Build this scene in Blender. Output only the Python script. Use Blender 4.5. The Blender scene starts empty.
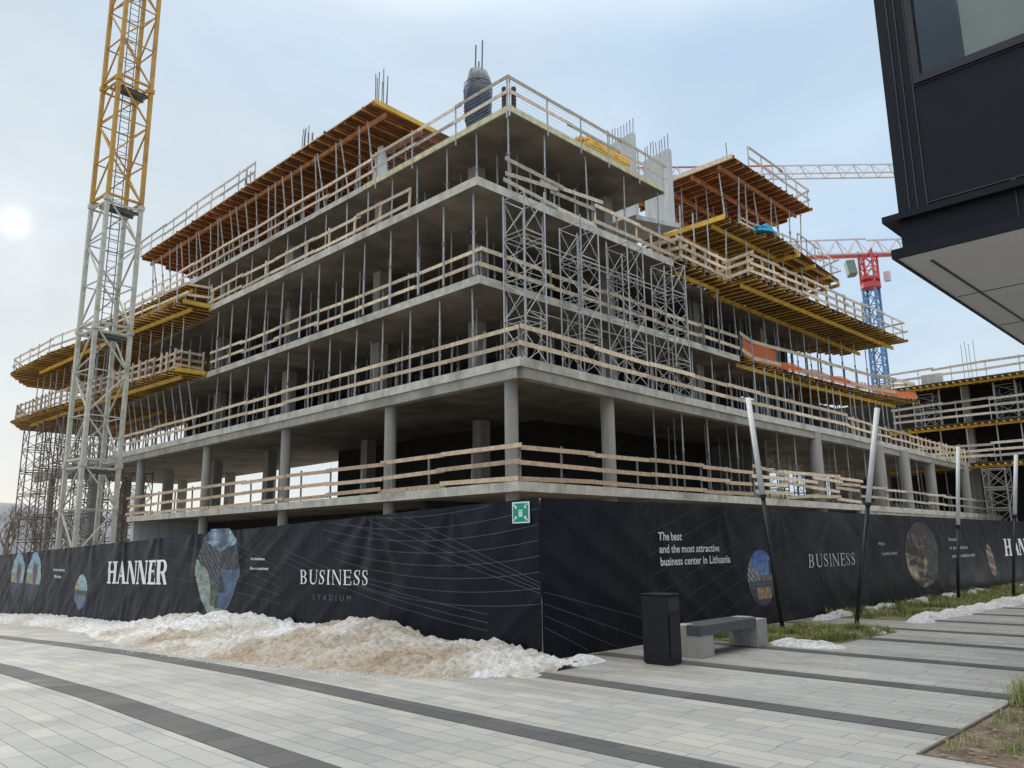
import bpy, bmesh, math, random
from mathutils import Vector, Matrix, noise
random.seed(7)
R = math.radians
sc = bpy.context.scene
COL = sc.collection
# World axes: X runs along the right-hand face of the building, Y along the left-hand face, Z up.
# ---------------------------------------------------------------- camera
cam_d = bpy.data.cameras.new('camera'); cam = bpy.data.objects.new('camera', cam_d); COL.objects.link(cam)
sc.camera = cam
F, PITCH, ROLL, YAW = 794.14, 0.20096, 0.01296, 0.79189
cp, sp, cr, sr = math.cos(PITCH), math.sin(PITCH), math.cos(ROLL), math.sin(ROLL)
A = Matrix(((1, 0, 0), (0, -sp, cp), (0, cp, sp)))
Q = Matrix(((cr, -sr, 0), (sr, cr, 0), (0, 0, 1)))
RM = Q @ A
Wv = Vector((math.cos(YAW), math.sin(YAW), 0)); Uv = Vector((-math.sin(YAW), math.cos(YAW), 0))
def tow(r): return Vector((r.dot(Wv), r.dot(Uv), r.z))
right, up, fwd = [tow(RM[i].copy()) for i in range(3)]
M3 = Matrix((right, up, -fwd)).transposed()
cam.matrix_world = Matrix.Translation((0, 0, 1.6)) @ M3.to_4x4()
cam_d.sensor_width = 36; cam_d.lens = F * 36 / 1024; cam_d.clip_start = 0.1; cam_d.clip_end = 6000
sc.render.resolution_x = 1024; sc.render.resolution_y = 768
# ---------------------------------------------------------------- sky, sun, exposure
SUN = Vector((0.1917, 0.9206, 0.3403)).normalized()
w = bpy.data.worlds.new('World'); sc.world = w; w.use_nodes = True
nt = w.node_tree; nt.nodes.clear()
def N(t, ty, **k):
    n = t.nodes.new(ty)
    for a, b in k.items(): setattr(n, a, b)
    return n
out = N(nt, 'ShaderNodeOutputWorld'); bg = N(nt, 'ShaderNodeBackground')
sky = N(nt, 'ShaderNodeTexSky', sky_type='NISHITA', sun_disc=False)
sky.sun_elevation = R(19.9); sky.sun_rotation = R(11.8); sky.dust_density = 2.0; sky.air_density = 1.0
def wmath(op, a, b=None, c=None, clamp=False):
    n = N(nt, 'ShaderNodeMath', operation=op); n.use_clamp = clamp
    for i, v in enumerate((a, b, c)):
        if v is None: continue
        if isinstance(v, (int, float)): n.inputs[i].default_value = v
        else: nt.links.new(v, n.inputs[i])
    return n.outputs[0]
def wmix(f, a, b, blend='MIX'):
    n = N(nt, 'ShaderNodeMix', data_type='RGBA', blend_type=blend)
    n.clamp_factor = True
    for s, v in ((n.inputs['Factor'], f), (n.inputs[6], a), (n.inputs[7], b)):
        if isinstance(v, (int, float)): s.default_value = v
        elif isinstance(v, tuple): s.default_value = v + (1,)
        else: nt.links.new(v, s)
    return n.outputs[2]
tc = N(nt, 'ShaderNodeTexCoord'); nrm = N(nt, 'ShaderNodeVectorMath', operation='NORMALIZE'); nt.links.new(tc.outputs['Generated'], nrm.inputs[0])
dot = N(nt, 'ShaderNodeVectorMath', operation='DOT_PRODUCT'); nt.links.new(nrm.outputs[0], dot.inputs[0]); dot.inputs[1].default_value = SUN
sep = N(nt, 'ShaderNodeSeparateXYZ'); nt.links.new(nrm.outputs[0], sep.inputs[0])
mp = N(nt, 'ShaderNodeMapping'); mp.inputs['Scale'].default_value = (1.0, 1.0, 2.6); nt.links.new(nrm.outputs[0], mp.inputs[0])
nz = N(nt, 'ShaderNodeTexNoise'); nz.inputs['Scale'].default_value = 1.7; nz.inputs['Detail'].default_value = 5; nz.inputs['Roughness'].default_value = .5
nz.inputs['Distortion'].default_value = .5
nt.links.new(mp.outputs[0], nz.inputs['Vector'])
nz2 = N(nt, 'ShaderNodeTexNoise'); nz2.inputs['Scale'].default_value = 3.4; nz2.inputs['Detail'].default_value = 7; nz2.inputs['Roughness'].default_value = .55; nz2.inputs['Distortion'].default_value = .8; nt.links.new(mp.outputs[0], nz2.inputs['Vector'])
d = wmath('MAXIMUM', dot.outputs['Value'], 0.0)
z = wmath('MAXIMUM', sep.outputs[2], 0.0)
nish = wmix(1.0, sky.outputs[0], (.1, .1, .1), 'MULTIPLY')
veil = wmix(wmath('MULTIPLY_ADD', nz.outputs[0], 2.6, -.85, True), (.40, .53, .68), (.53, .61, .675))        # thin overcast, bluer gaps
warm = wmath('MULTIPLY', wmath('POWER', d, 9.0), .45)
veil = wmix(warm, veil, (.50, .53, .535))
low = wmath('MULTIPLY', wmath('POWER', wmath('SUBTRACT', 1.0, z), 10.0), wmath('MULTIPLY_ADD', wmath('POWER', d, 4.0), 1.0, .10))
veil = wmix(low, veil, (.80, .74, .60))
veil = wmix(wmath('SMOOTH_MAX', 0.0, wmath('MULTIPLY_ADD', z, 2.2, -1.25), .1, True), veil, (2.35, 2.25, 2.08))
veil = wmix(1.0, veil, wmix(wmath('MULTIPLY', wmath('POWER', d, 11000.0), wmath('MULTIPLY_ADD', nz2.outputs[0], 1.1, -.12)), (0, 0, 0), (.9, .85, .72)), 'ADD')
veil = wmix(1.0, veil, wmix(wmath('MULTIPLY', wmath('POWER', d, 300.0), .07), (0, 0, 0), (.9, .85, .72)), 'ADD')
shade = N(nt, 'ShaderNodeMapRange'); shade.inputs[1].default_value = .38; shade.inputs[2].default_value = .62; shade.inputs[3].default_value = .955; shade.inputs[4].default_value = 1.035; nt.links.new(nz2.outputs[0], shade.inputs[0])
vs_ = N(nt, 'ShaderNodeVectorMath', operation='SCALE'); nt.links.new(veil, vs_.inputs[0]); nt.links.new(shade.outputs[0], vs_.inputs['Scale'])
colr = wmix(.985, nish, vs_.outputs[0])
nt.links.new(colr, bg.inputs[0]); bg.inputs[1].default_value = 1.0; nt.links.new(bg.outputs[0], out.inputs[0])
sd = bpy.data.lights.new('sun', 'SUN'); sun = bpy.data.objects.new('sun', sd); COL.objects.link(sun)
sd.energy = 1.1; sd.angle = R(14); sd.color = (1, .93, .82)
sun.rotation_euler = SUN.to_track_quat('Z', 'Y').to_euler()
sc.view_settings.view_transform = 'Standard'; sc.view_settings.look = 'None'; sc.view_settings.gamma = 1.0
sc.view_settings.use_curve_mapping = False; sc.view_settings.exposure = 0.42
# ---------------------------------------------------------------- helpers
def tag(o, label=None, cat=None, group=None, kind=None):
    for k, v in (('label', label), ('category', cat), ('group', group), ('kind', kind)):
        if v: o[k] = v
    return o
def empty(name, loc=(0, 0, 0), rz=0.0, **k):
    o = bpy.data.objects.new(name, None); o.location = loc; o.rotation_euler = (0, 0, rz); COL.objects.link(o); o.empty_display_size = .2
    return tag(o, **k)
class MB:
    def __init__(s): s.v = []; s.f = []
    def quad(s, *p):
        n = len(s.v); s.v += [tuple(q) for q in p]; s.f.append(tuple(range(n, n + len(p))))
        return s
    def box(s, a, b):
        x0, y0, z0 = [min(a[i], b[i]) for i in range(3)]; x1, y1, z1 = [max(a[i], b[i]) for i in range(3)]
        n = len(s.v)
        s.v += [(x0, y0, z0), (x1, y0, z0), (x1, y1, z0), (x0, y1, z0), (x0, y0, z1), (x1, y0, z1), (x1, y1, z1), (x0, y1, z1)]
        s.f += [tuple(n + i for i in f) for f in ((0, 3, 2, 1), (4, 5, 6, 7), (0, 1, 5, 4), (1, 2, 6, 5), (2, 3, 7, 6), (3, 0, 4, 7))]
        return s
    def bar(s, p, q, w=.05, h=None, n=4, roll=None, w2=None):
        p = Vector(p); q = Vector(q); d = q - p
        if d.length < 1e-6: return s
        d.normalize(); ref = Vector((0, 0, 1)) if abs(d.z) < .95 else Vector((1, 0, 0))
        a = d.cross(ref).normalized(); b = a.cross(d).normalized()
        if h is None: h = w
        k = len(s.v)
        for e, c in enumerate((p, q)):
            sc_ = 1 if (e == 0 or w2 is None) else w2 / w
            for i in range(n):
                if n == 4: ca, sa = ((1, 1), (-1, 1), (-1, -1), (1, -1))[i]
                else:
                    t = 2 * math.pi * i / n; ca, sa = math.cos(t), math.sin(t)
                s.v.append(tuple(c + a * (ca * w / 2 * sc_) + b * (sa * h / 2 * sc_)))
        for i in range(n):
            j = (i + 1) % n; s.f.append((k + i, k + j, k + n + j, k + n + i))
        s.f.append(tuple(k + i for i in reversed(range(n)))); s.f.append(tuple(k + n + i for i in range(n)))
        return s
    def tube(s, p, q, r, n=8, r2=None): return s.bar(p, q, 2 * r, n=n, w2=None if r2 is None else 2 * r2)
    def prism(s, pts, z0, z1):
        n = len(pts); k = len(s.v)
        ar = sum(pts[i][0] * pts[(i + 1) % n][1] - pts[(i + 1) % n][0] * pts[i][1] for i in range(n))
        if ar < 0: pts = pts[::-1]
        s.v += [(x, y, z0) for x, y in pts] + [(x, y, z1) for x, y in pts]
        s.f.append(tuple(reversed(range(k, k + n)))); s.f.append(tuple(range(k + n, k + 2 * n)))
        for i in range(n):
            j = (i + 1) % n; s.f.append((k + i, k + j, k + n + j, k + n + i))
        return s
    def mesh(s, name, mat, smooth=False):
        m = bpy.data.meshes.new(name); m.from_pydata(s.v, [], s.f); m.update()
        if mat: m.materials.append(mat)
        if smooth:
            for p in m.polygons: p.use_smooth = True
        return m
    def build(s, name, mat, parent=None, smooth=False, loc=None, **k):
        return link(name, s.mesh(name, mat, smooth), parent, loc, **k)
def link(name, mesh, parent=None, loc=None, **k):
    o = bpy.data.objects.new(name, mesh); COL.objects.link(o)
    if parent: o.parent = parent
    if loc is not None: o.location = loc
    return tag(o, **k)
def bevel(o, wdt=.01, seg=2):
    m = o.modifiers.new('bevel', 'BEVEL'); m.width = wdt; m.segments = seg; m.limit_method = 'ANGLE'; return o
ORD = ['first', 'second', 'third', 'fourth', 'fifth', 'sixth', 'seventh', 'eighth', 'ninth', 'tenth', 'eleventh', 'twelfth', 'thirteenth',
       'fourteenth', 'fifteenth', 'sixteenth', 'seventeenth', 'eighteenth', 'nineteenth', 'twentieth'] + ['twenty-' + o for o in
       ('first', 'second', 'third', 'fourth', 'fifth', 'sixth', 'seventh', 'eighth', 'ninth')] + ['thirtieth'] + ['thirty-' + o for o in ('first', 'second', 'third', 'fourth', 'fifth', 'sixth', 'seventh', 'eighth', 'ninth')] + ['fortieth']
# ---------------------------------------------------------------- materials
def mat(name, col, rough=.7, metal=0.0, var=.15, scale=3.0, bump=0.0, bscale=30.0, streak=False, col2=None, f2=(.45, .65), objvar=0.0, spec=.4, det=4):
    m = bpy.data.materials.new(name); m.use_nodes = True; t = m.node_tree; b = t.nodes['Principled BSDF']
    b.inputs['Roughness'].default_value = rough; b.inputs['Metallic'].default_value = metal; b.inputs['Specular IOR Level'].default_value = spec
    geo = N(t, 'ShaderNodeNewGeometry'); pos = geo.outputs['Position']
    mpn = N(t, 'ShaderNodeMapping'); t.links.new(pos, mpn.inputs[0])
    if streak: mpn.inputs['Scale'].default_value = (3, 3, .35)
    n1 = N(t, 'ShaderNodeTexNoise'); n1.inputs['Scale'].default_value = scale; n1.inputs['Detail'].default_value = det; t.links.new(mpn.outputs[0], n1.inputs['Vector'])
    r = N(t, 'ShaderNodeMapRange'); r.inputs[1].default_value = .3; r.inputs[2].default_value = .7; r.inputs[3].default_value = 1 - var; r.inputs[4].default_value = 1 + var
    t.links.new(n1.outputs[0], r.inputs[0])
    mul = N(t, 'ShaderNodeVectorMath', operation='SCALE'); mul.inputs[0].default_value = col
    last = mul
    if col2:
        n2 = N(t, 'ShaderNodeTexNoise'); n2.inputs['Scale'].default_value = scale * .35; n2.inputs['Detail'].default_value = 6; t.links.new(pos, n2.inputs['Vector'])
        rr = N(t, 'ShaderNodeMapRange'); rr.inputs[1].default_value = f2[0]; rr.inputs[2].default_value = f2[1]; t.links.new(n2.outputs[0], rr.inputs[0])
        mx = N(t, 'ShaderNodeMix', data_type='RGBA'); mx.inputs[6].default_value = col + (1,); mx.inputs[7].default_value = col2 + (1,)
        t.links.new(rr.outputs[0], mx.inputs[0]); t.links.new(mx.outputs[2], mul.inputs[0])
    if objvar:
        oi = N(t, 'ShaderNodeObjectInfo'); ro = N(t, 'ShaderNodeMapRange'); ro.inputs[3].default_value = 1 - objvar; ro.inputs[4].default_value = 1 + objvar
        t.links.new(oi.outputs['Random'], ro.inputs[0]); mm = N(t, 'ShaderNodeMath', operation='MULTIPLY')
        t.links.new(ro.outputs[0], mm.inputs[0]); t.links.new(r.outputs[0], mm.inputs[1]); t.links.new(mm.outputs[0], mul.inputs['Scale'])
    else: t.links.new(r.outputs[0], mul.inputs['Scale'])
    t.links.new(mul.outputs[0], b.inputs['Base Color'])
    if bump:
        n3 = N(t, 'ShaderNodeTexNoise'); n3.inputs['Scale'].default_value = bscale; n3.inputs['Detail'].default_value = 5; t.links.new(pos, n3.inputs['Vector'])
        bp = N(t, 'ShaderNodeBump'); bp.inputs['Strength'].default_value = bump; bp.inputs['Distance'].default_value = .02
        t.links.new(n3.outputs[0], bp.inputs['Height']); t.links.new(bp.outputs[0], b.inputs['Normal'])
    return m
MT = {}
MT['conc'] = mat('concrete', (.38, .355, .31), .85, var=.14, scale=2.2, bump=.15, bscale=25, col2=(.27, .25, .215))
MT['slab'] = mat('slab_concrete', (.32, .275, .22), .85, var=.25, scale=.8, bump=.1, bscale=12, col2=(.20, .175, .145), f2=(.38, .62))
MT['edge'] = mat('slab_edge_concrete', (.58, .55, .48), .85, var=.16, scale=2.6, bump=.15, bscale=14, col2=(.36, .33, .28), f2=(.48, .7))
MT['colm'] = mat('column_concrete', (.36, .34, .305), .75, var=.14, scale=1.2, streak=True, bump=.08)
MT['core'] = mat('core_concrete', (.55, .565, .57), .85, var=.14, scale=1.2, streak=True, bump=.1)
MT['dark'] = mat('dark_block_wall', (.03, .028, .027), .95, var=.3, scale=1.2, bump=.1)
MT['wood'] = mat('guardrail_timber', (.66, .54, .39), .8, var=.25, scale=6, objvar=.3, bump=.1, bscale=40)
MT['woodb'] = mat('weathered_board', (.56, .49, .39), .8, var=.25, scale=6, objvar=.3)
MT['woodr'] = mat('reddish_board', (.58, .43, .30), .8, var=.22, scale=6, objvar=.2)
MT['beam'] = mat('yellow_formwork_beam', (.76, .47, .07), .6, var=.25, scale=3, objvar=.25)
MT['joist'] = mat('formwork_joist', (.70, .45, .15), .65, var=.3, scale=3, objvar=.35)
MT['web'] = mat('joist_web_painted_shade', (.21, .12, .045), .7, var=.3, scale=3, objvar=.3)  # joist sides coloured darker to deepen the shade between the joists
MT['joistr'] = mat('red_brown_joist', (.62, .28, .11), .65, var=.3, scale=3, objvar=.3)
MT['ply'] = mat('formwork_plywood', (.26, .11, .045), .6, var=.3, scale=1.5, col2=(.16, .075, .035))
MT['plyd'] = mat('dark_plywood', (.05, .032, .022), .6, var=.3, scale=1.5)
MT['plye'] = mat('plywood_edge', (.60, .56, .36), .7, var=.25, scale=3)
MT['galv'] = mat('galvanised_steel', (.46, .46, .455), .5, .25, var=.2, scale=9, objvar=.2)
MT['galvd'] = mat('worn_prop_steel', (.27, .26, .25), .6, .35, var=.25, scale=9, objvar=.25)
MT['rust'] = mat('rusty_scaffold_steel', (.20, .15, .125), .75, .2, var=.3, scale=5, objvar=.2, col2=(.30, .28, .26))
MT['rebar'] = mat('rebar_steel', (.16, .15, .16), .7, .4)
MT['cyel'] = mat('crane_yellow_paint', (.52, .29, .05), .5, var=.15, scale=4, col2=(.30, .17, .06), f2=(.55, .75))
MT['ccream'] = mat('crane_cream_paint', (.52, .51, .44), .55, var=.16, scale=4, col2=(.38, .31, .20), f2=(.56, .72))
MT['cgrey'] = mat('crane_grey_steel', (.20, .21, .23), .6, .3)
MT['cred'] = mat('crane_red_paint', (.62, .09, .08), .5, var=.1)
MT['cblue'] = mat('crane_blue_paint', (.12, .28, .50), .5, var=.1)
MT['cwhite'] = mat('crane_white_paint', (.70, .62, .62), .5, var=.1)
MT['cgreen'] = mat('crane_cabin_paint', (.18, .26, .20), .4)
MT['black'] = mat('black_metal', (.020, .021, .025), .45, .2, var=.2, spec=.5)
MT['polew'] = mat('white_pole_paint', (.84, .85, .84), .45, var=.05, scale=6)
MT['binm'] = mat('bin_black_paint', (.008, .009, .013), .42, 0, var=.15, spec=.3)
MT['bench'] = mat('bench_concrete', (.36, .34, .315), .85, var=.14, scale=8, bump=.12, bscale=60, streak=True)
MT['benchs'] = mat('bench_seat_composite', (.075, .08, .095), .45, var=.12, scale=5)
MT['soil'] = mat('bed_soil', (.13, .10, .07), .95, var=.35, scale=9, bump=.6, bscale=30, col2=(.22, .18, .13))
MT['turf'] = mat('matted_turf', (.13, .14, .055), .95, var=.4, scale=7, bump=.9, bscale=22, col2=(.24, .20, .12), f2=(.42, .62))
MT['grass'] = mat('grass_blades', (.20, .235, .07), .8, var=.35, scale=4, col2=(.40, .35, .19), f2=(.45, .68))
MT['letter'] = mat('white_print', (.80, .80, .80), .6, var=.06)
MT['letterd'] = mat('grey_print', (.13, .13, .155), .6, var=.06)
MT['lines'] = mat('thin_grey_print', (.075, .075, .095), .55, var=.1)
MT['green'] = mat('green_sign', (.0, .28, .18), .5, var=.05)
MT['whites'] = mat('white_sign', (.75, .80, .80), .5, var=.05)
MT['tarp'] = mat('dark_blue_plastic_wrap', (.018, .032, .065), .22, var=.3, scale=4, bump=.5, bscale=5, spec=.6)
MT['tarpb'] = mat('bright_blue_sheet', (.03, .38, .62), .5, var=.2, bump=.4, bscale=6)
MT['tarpw'] = mat('white_plastic_wrap', (.72, .75, .74), .4, var=.15, bump=.4, bscale=6)
MT['fac'] = mat('dark_facade_panel', (.008, .009, .013), .5, 0, var=.12, spec=.2)
MT['facl'] = mat('facade_trim_line', (.05, .055, .07), .4, .3)
MT['soff'] = mat('soffit_panel', (.62, .62, .64), .4, .0, var=.05, scale=.6, spec=.5)
MT['inner'] = mat('cream_interior', (.80, .76, .62), .8, var=.05)
MT['innerd'] = mat('grey_interior', (.42, .43, .44), .8, var=.05)
MT['kerb'] = mat('steel_edging', (.13, .115, .09), .7)
MT['bark'] = mat('bare_tree_bark', (.16, .13, .10), .9, var=.2)
MT['hill'] = mat('winter_wood_hillside', (.20, .21, .23), .95, var=.3, scale=.03)
MT['site'] = mat('site_gravel', (.27, .25, .22), .95, var=.3, scale=.6, bump=.3, bscale=8)
def glassm():
    m = bpy.data.materials.new('window_glass'); m.use_nodes = True; t = m.node_tree; t.nodes.remove(t.nodes['Principled BSDF'])
    o = t.nodes['Material Output']; g = N(t, 'ShaderNodeBsdfGlossy'); g.inputs['Roughness'].default_value = .02; g.inputs['Color'].default_value = (.7, .75, .8, 1)
    tr = N(t, 'ShaderNodeBsdfTransparent'); tr.inputs['Color'].default_value = (.9, .92, .92, 1); fr = N(t, 'ShaderNodeFresnel'); fr.inputs[0].default_value = 1.5
    mx = N(t, 'ShaderNodeMixShader'); t.links.new(fr.outputs[0], mx.inputs[0]); t.links.new(tr.outputs[0], mx.inputs[1]); t.links.new(g.outputs[0], mx.inputs[2]); t.links.new(mx.outputs[0], o.inputs[0])
    return m
MT['glass'] = glassm()
def panels(m, bw, rh, lo_=.84, mort=.66, size=.014):
    t = m.node_tree; b = t.nodes['Principled BSDF']; src = b.inputs['Base Color'].links[0].from_socket
    g = N(t, 'ShaderNodeNewGeometry'); br = N(t, 'ShaderNodeTexBrick'); br.offset = .0; t.links.new(g.outputs['Position'], br.inputs['Vector'])
    br.inputs['Scale'].default_value = 1; br.inputs['Brick Width'].default_value = bw; br.inputs['Row Height'].default_value = rh; br.inputs['Mortar Size'].default_value = size
    br.inputs['Color1'].default_value = (1, 1, 1, 1); br.inputs['Color2'].default_value = (lo_, lo_, lo_, 1); br.inputs['Mortar'].default_value = (mort, mort, mort, 1)
    mx = N(t, 'ShaderNodeMix', data_type='RGBA', blend_type='MULTIPLY'); mx.inputs[0].default_value = 1
    t.links.new(src, mx.inputs[6]); t.links.new(br.outputs['Color'], mx.inputs[7]); t.links.new(mx.outputs[2], b.inputs['Base Color'])
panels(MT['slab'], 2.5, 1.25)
def drips(m, col, amt=.55):
    t = m.node_tree; b = t.nodes['Principled BSDF']; src = b.inputs['Base Color'].links[0].from_socket
    g = N(t, 'ShaderNodeNewGeometry'); mp_ = N(t, 'ShaderNodeMapping'); mp_.inputs['Scale'].default_value = (1.8, 1.8, .12); t.links.new(g.outputs['Position'], mp_.inputs[0])
    n = N(t, 'ShaderNodeTexNoise'); n.inputs['Scale'].default_value = 2.2; n.inputs['Detail'].default_value = 6; n.inputs['Roughness'].default_value = .7; t.links.new(mp_.outputs[0], n.inputs['Vector'])
    r_ = N(t, 'ShaderNodeMapRange'); r_.inputs[1].default_value = .56; r_.inputs[2].default_value = .72; r_.inputs[4].default_value = amt; t.links.new(n.outputs[0], r_.inputs[0])
    mx = N(t, 'ShaderNodeMix', data_type='RGBA'); t.links.new(r_.outputs[0], mx.inputs[0]); t.links.new(src, mx.inputs[6]); mx.inputs[7].default_value = col + (1,); t.links.new(mx.outputs[2], b.inputs['Base Color'])
drips(MT['edge'], (.20, .17, .13)); drips(MT['conc'], (.17, .15, .12)); drips(MT['colm'], (.22, .20, .17), .45); drips(MT['core'], (.36, .35, .32), .5)
def netm(name, col, alpha):
    m = bpy.data.materials.new(name); m.use_nodes = True; t = m.node_tree; b = t.nodes['Principled BSDF']
    b.inputs['Base Color'].default_value = col + (1,); b.inputs['Roughness'].default_value = .7; b.inputs['Alpha'].default_value = alpha
    return m
MT['net'] = netm('orange_safety_net', (.80, .20, .06), .78)
MT['netw'] = netm('pale_safety_net', (.70, .72, .74), .22)
def clothm():
    m = bpy.data.materials.new('black_banner_vinyl'); m.use_nodes = True; t = m.node_tree; b = t.nodes['Principled BSDF']
    b.inputs['Specular IOR Level'].default_value = .19
    g = N(t, 'ShaderNodeNewGeometry'); mp_ = N(t, 'ShaderNodeMapping'); mp_.inputs['Scale'].default_value = (1, 1, .45); t.links.new(g.outputs['Position'], mp_.inputs[0])
    n = N(t, 'ShaderNodeTexNoise'); n.inputs['Scale'].default_value = 2.6; n.inputs['Detail'].default_value = 2; n.inputs['Distortion'].default_value = .6; t.links.new(mp_.outputs[0], n.inputs['Vector'])
    bp = N(t, 'ShaderNodeBump'); bp.inputs['Strength'].default_value = .22; bp.inputs['Distance'].default_value = .05; t.links.new(n.outputs[0], bp.inputs['Height']); t.links.new(bp.outputs[0], b.inputs['Normal'])
    n2 = N(t, 'ShaderNodeTexNoise'); n2.inputs['Scale'].default_value = 1.3; n2.inputs['Detail'].default_value = 6; t.links.new(g.outputs['Position'], n2.inputs['Vector'])
    mr = N(t, 'ShaderNodeMapRange'); mr.inputs[1].default_value = .35; mr.inputs[2].default_value = .7; mr.inputs[3].default_value = .30; mr.inputs[4].default_value = .48
    t.links.new(n2.outputs[0], mr.inputs[0]); t.links.new(mr.outputs[0], b.inputs['Roughness'])
    cr_ = N(t, 'ShaderNodeValToRGB'); cr_.color_ramp.elements[0].position = .42; cr_.color_ramp.elements[0].color = (.0025, .0035, .010, 1)
    cr_.color_ramp.elements[1].position = .8; cr_.color_ramp.elements[1].color = (.005, .006, .012, 1); t.links.new(n2.outputs[0], cr_.inputs[0]); t.links.new(cr_.outputs[0], b.inputs['Base Color'])
    return m
MT['cloth'] = clothm()
def vcolm():
    m = bpy.data.materials.new('printed_picture'); m.use_nodes = True; t = m.node_tree; b = t.nodes['Principled BSDF']
    a = N(t, 'ShaderNodeVertexColor'); a.layer_name = 'Col'; t.links.new(a.outputs[0], b.inputs['Base Color']); b.inputs['Roughness'].default_value = .5
    return m
MT['pic'] = vcolm()
def paverm(name, c1, c2, mort, bw, rh, off=.5, tint=None):
    m = bpy.data.materials.new(name); m.use_nodes = True; t = m.node_tree; b = t.nodes['Principled BSDF']; L = t.links.new
    g = N(t, 'ShaderNodeNewGeometry'); s = N(t, 'ShaderNodeSeparateXYZ'); L(g.outputs['Position'], s.inputs[0])
    cb = N(t, 'ShaderNodeCombineXYZ'); L(s.outputs[1], cb.inputs[0]); L(s.outputs[0], cb.inputs[1])
    br = N(t, 'ShaderNodeTexBrick'); br.offset = off; br.offset_frequency = 2; br.squash = .62; br.squash_frequency = 3
    br.inputs['Scale'].default_value = 1; br.inputs['Brick Width'].default_value = bw; br.inputs['Row Height'].default_value = rh
    br.inputs['Mortar Size'].default_value = .0045; br.inputs['Mortar Smooth'].default_value = .3; br.inputs['Bias'].default_value = 0
    br.inputs['Color1'].default_value = c1 + (1,); br.inputs['Color2'].default_value = c2 + (1,); br.inputs['Mortar'].default_value = mort + (1,)
    L(cb.outputs[0], br.inputs['Vector'])
    # a per-slab random tint from white noise on the slab cell (rows only) plus soft stains
    n1 = N(t, 'ShaderNodeTexNoise'); n1.inputs['Scale'].default_value = .55; n1.inputs['Detail'].default_value = 6; n1.inputs['Roughness'].default_value = .6; L(g.outputs['Position'], n1.inputs['Vector'])
    n2 = N(t, 'ShaderNodeTexNoise'); n2.inputs['Scale'].default_value = 90; n2.inputs['Detail'].default_value = 2; L(g.outputs['Position'], n2.inputs['Vector'])
    r1 = N(t, 'ShaderNodeMapRange'); r1.inputs[1].default_value = .3; r1.inputs[2].default_value = .7; r1.inputs[3].default_value = .86; r1.inputs[4].default_value = 1.1; L(n1.outputs[0], r1.inputs[0])
    r2 = N(t, 'ShaderNodeMapRange'); r2.inputs[1].default_value = .3; r2.inputs[2].default_value = .7; r2.inputs[3].default_value = .92; r2.inputs[4].default_value = 1.08; L(n2.outputs[0], r2.inputs[0])
    mm = N(t, 'ShaderNodeMath', operation='MULTIPLY'); L(r1.outputs[0], mm.inputs[0]); L(r2.outputs[0], mm.inputs[1])
    sc_ = N(t, 'ShaderNodeVectorMath', operation='SCALE'); L(mm.outputs[0], sc_.inputs['Scale'])
    if tint:
        wn = N(t, 'ShaderNodeTexWhiteNoise', noise_dimensions='2D')
        fy = N(t, 'ShaderNodeMath', operation='DIVIDE'); L(s.outputs[0], fy.inputs[0]); fy.inputs[1].default_value = rh; ff = N(t, 'ShaderNodeMath', operation='FLOOR'); L(fy.outputs[0], ff.inputs[0])
        fx = N(t, 'ShaderNodeMath', operation='DIVIDE'); L(s.outputs[1], fx.inputs[0]); fx.inputs[1].default_value = bw; 
        ad = N(t, 'ShaderNodeMath', operation='MULTIPLY_ADD'); L(ff.outputs[0], ad.inputs[0]); ad.inputs[1].default_value = .5; L(fx.outputs[0], ad.inputs[2])
        fl = N(t, 'ShaderNodeMath', operation='FLOOR'); L(ad.outputs[0], fl.inputs[0]); c2_ = N(t, 'ShaderNodeCombineXYZ'); L(fl.outputs[0], c2_.inputs[0]); L(ff.outputs[0], c2_.inputs[1])
        L(c2_.outputs[0], wn.inputs['Vector'])
        mx = N(t, 'ShaderNodeMix', data_type='RGBA', blend_type='MULTIPLY'); L(br.outputs['Color'], mx.inputs[6]); mx.inputs[7].default_value = tint + (1,)
        mt = N(t, 'ShaderNodeMath', operation='MULTIPLY'); L(wn.outputs['Value'], mt.inputs[0]); mt.inputs[1].default_value = .7; L(mt.outputs[0], mx.inputs[0])
        L(mx.outputs[2], sc_.inputs[0])
    else: L(br.outputs['Color'], sc_.inputs[0])
    n5 = N(t, 'ShaderNodeTexNoise'); n5.inputs['Scale'].default_value = 1.1; n5.inputs['Detail'].default_value = 7; n5.inputs['Roughness'].default_value = .65; L(g.outputs['Position'], n5.inputs['Vector'])
    r5 = N(t, 'ShaderNodeMapRange'); r5.inputs[1].default_value = .56; r5.inputs[2].default_value = .72; r5.inputs[3].default_value = 0; r5.inputs[4].default_value = .5; L(n5.outputs[0], r5.inputs[0])
    mx5 = N(t, 'ShaderNodeMix', data_type='RGBA'); L(r5.outputs[0], mx5.inputs[0]); L(sc_.outputs[0], mx5.inputs[6]); mx5.inputs[7].default_value = tuple(c * .62 for c in c1) + (1,)
    # dirt carried from the site: strongest close to the hoarding, in blotches
    mpd = N(t, 'ShaderNodeMapping'); mpd.inputs['Scale'].default_value = (1, .45, 1); L(g.outputs['Position'], mpd.inputs[0])
    n6 = N(t, 'ShaderNodeTexNoise'); n6.inputs['Scale'].default_value = 1.2; n6.inputs['Detail'].default_value = 8; n6.inputs['Roughness'].default_value = .7; n6.inputs['Distortion'].default_value = .4; L(mpd.outputs[0], n6.inputs['Vector'])
    rx = N(t, 'ShaderNodeMapRange'); rx.inputs[1].default_value = 3.0; rx.inputs[2].default_value = 8.5; rx.inputs[3].default_value = 0; rx.inputs[4].default_value = .26; L(s.outputs[0], rx.inputs[0])
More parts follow.
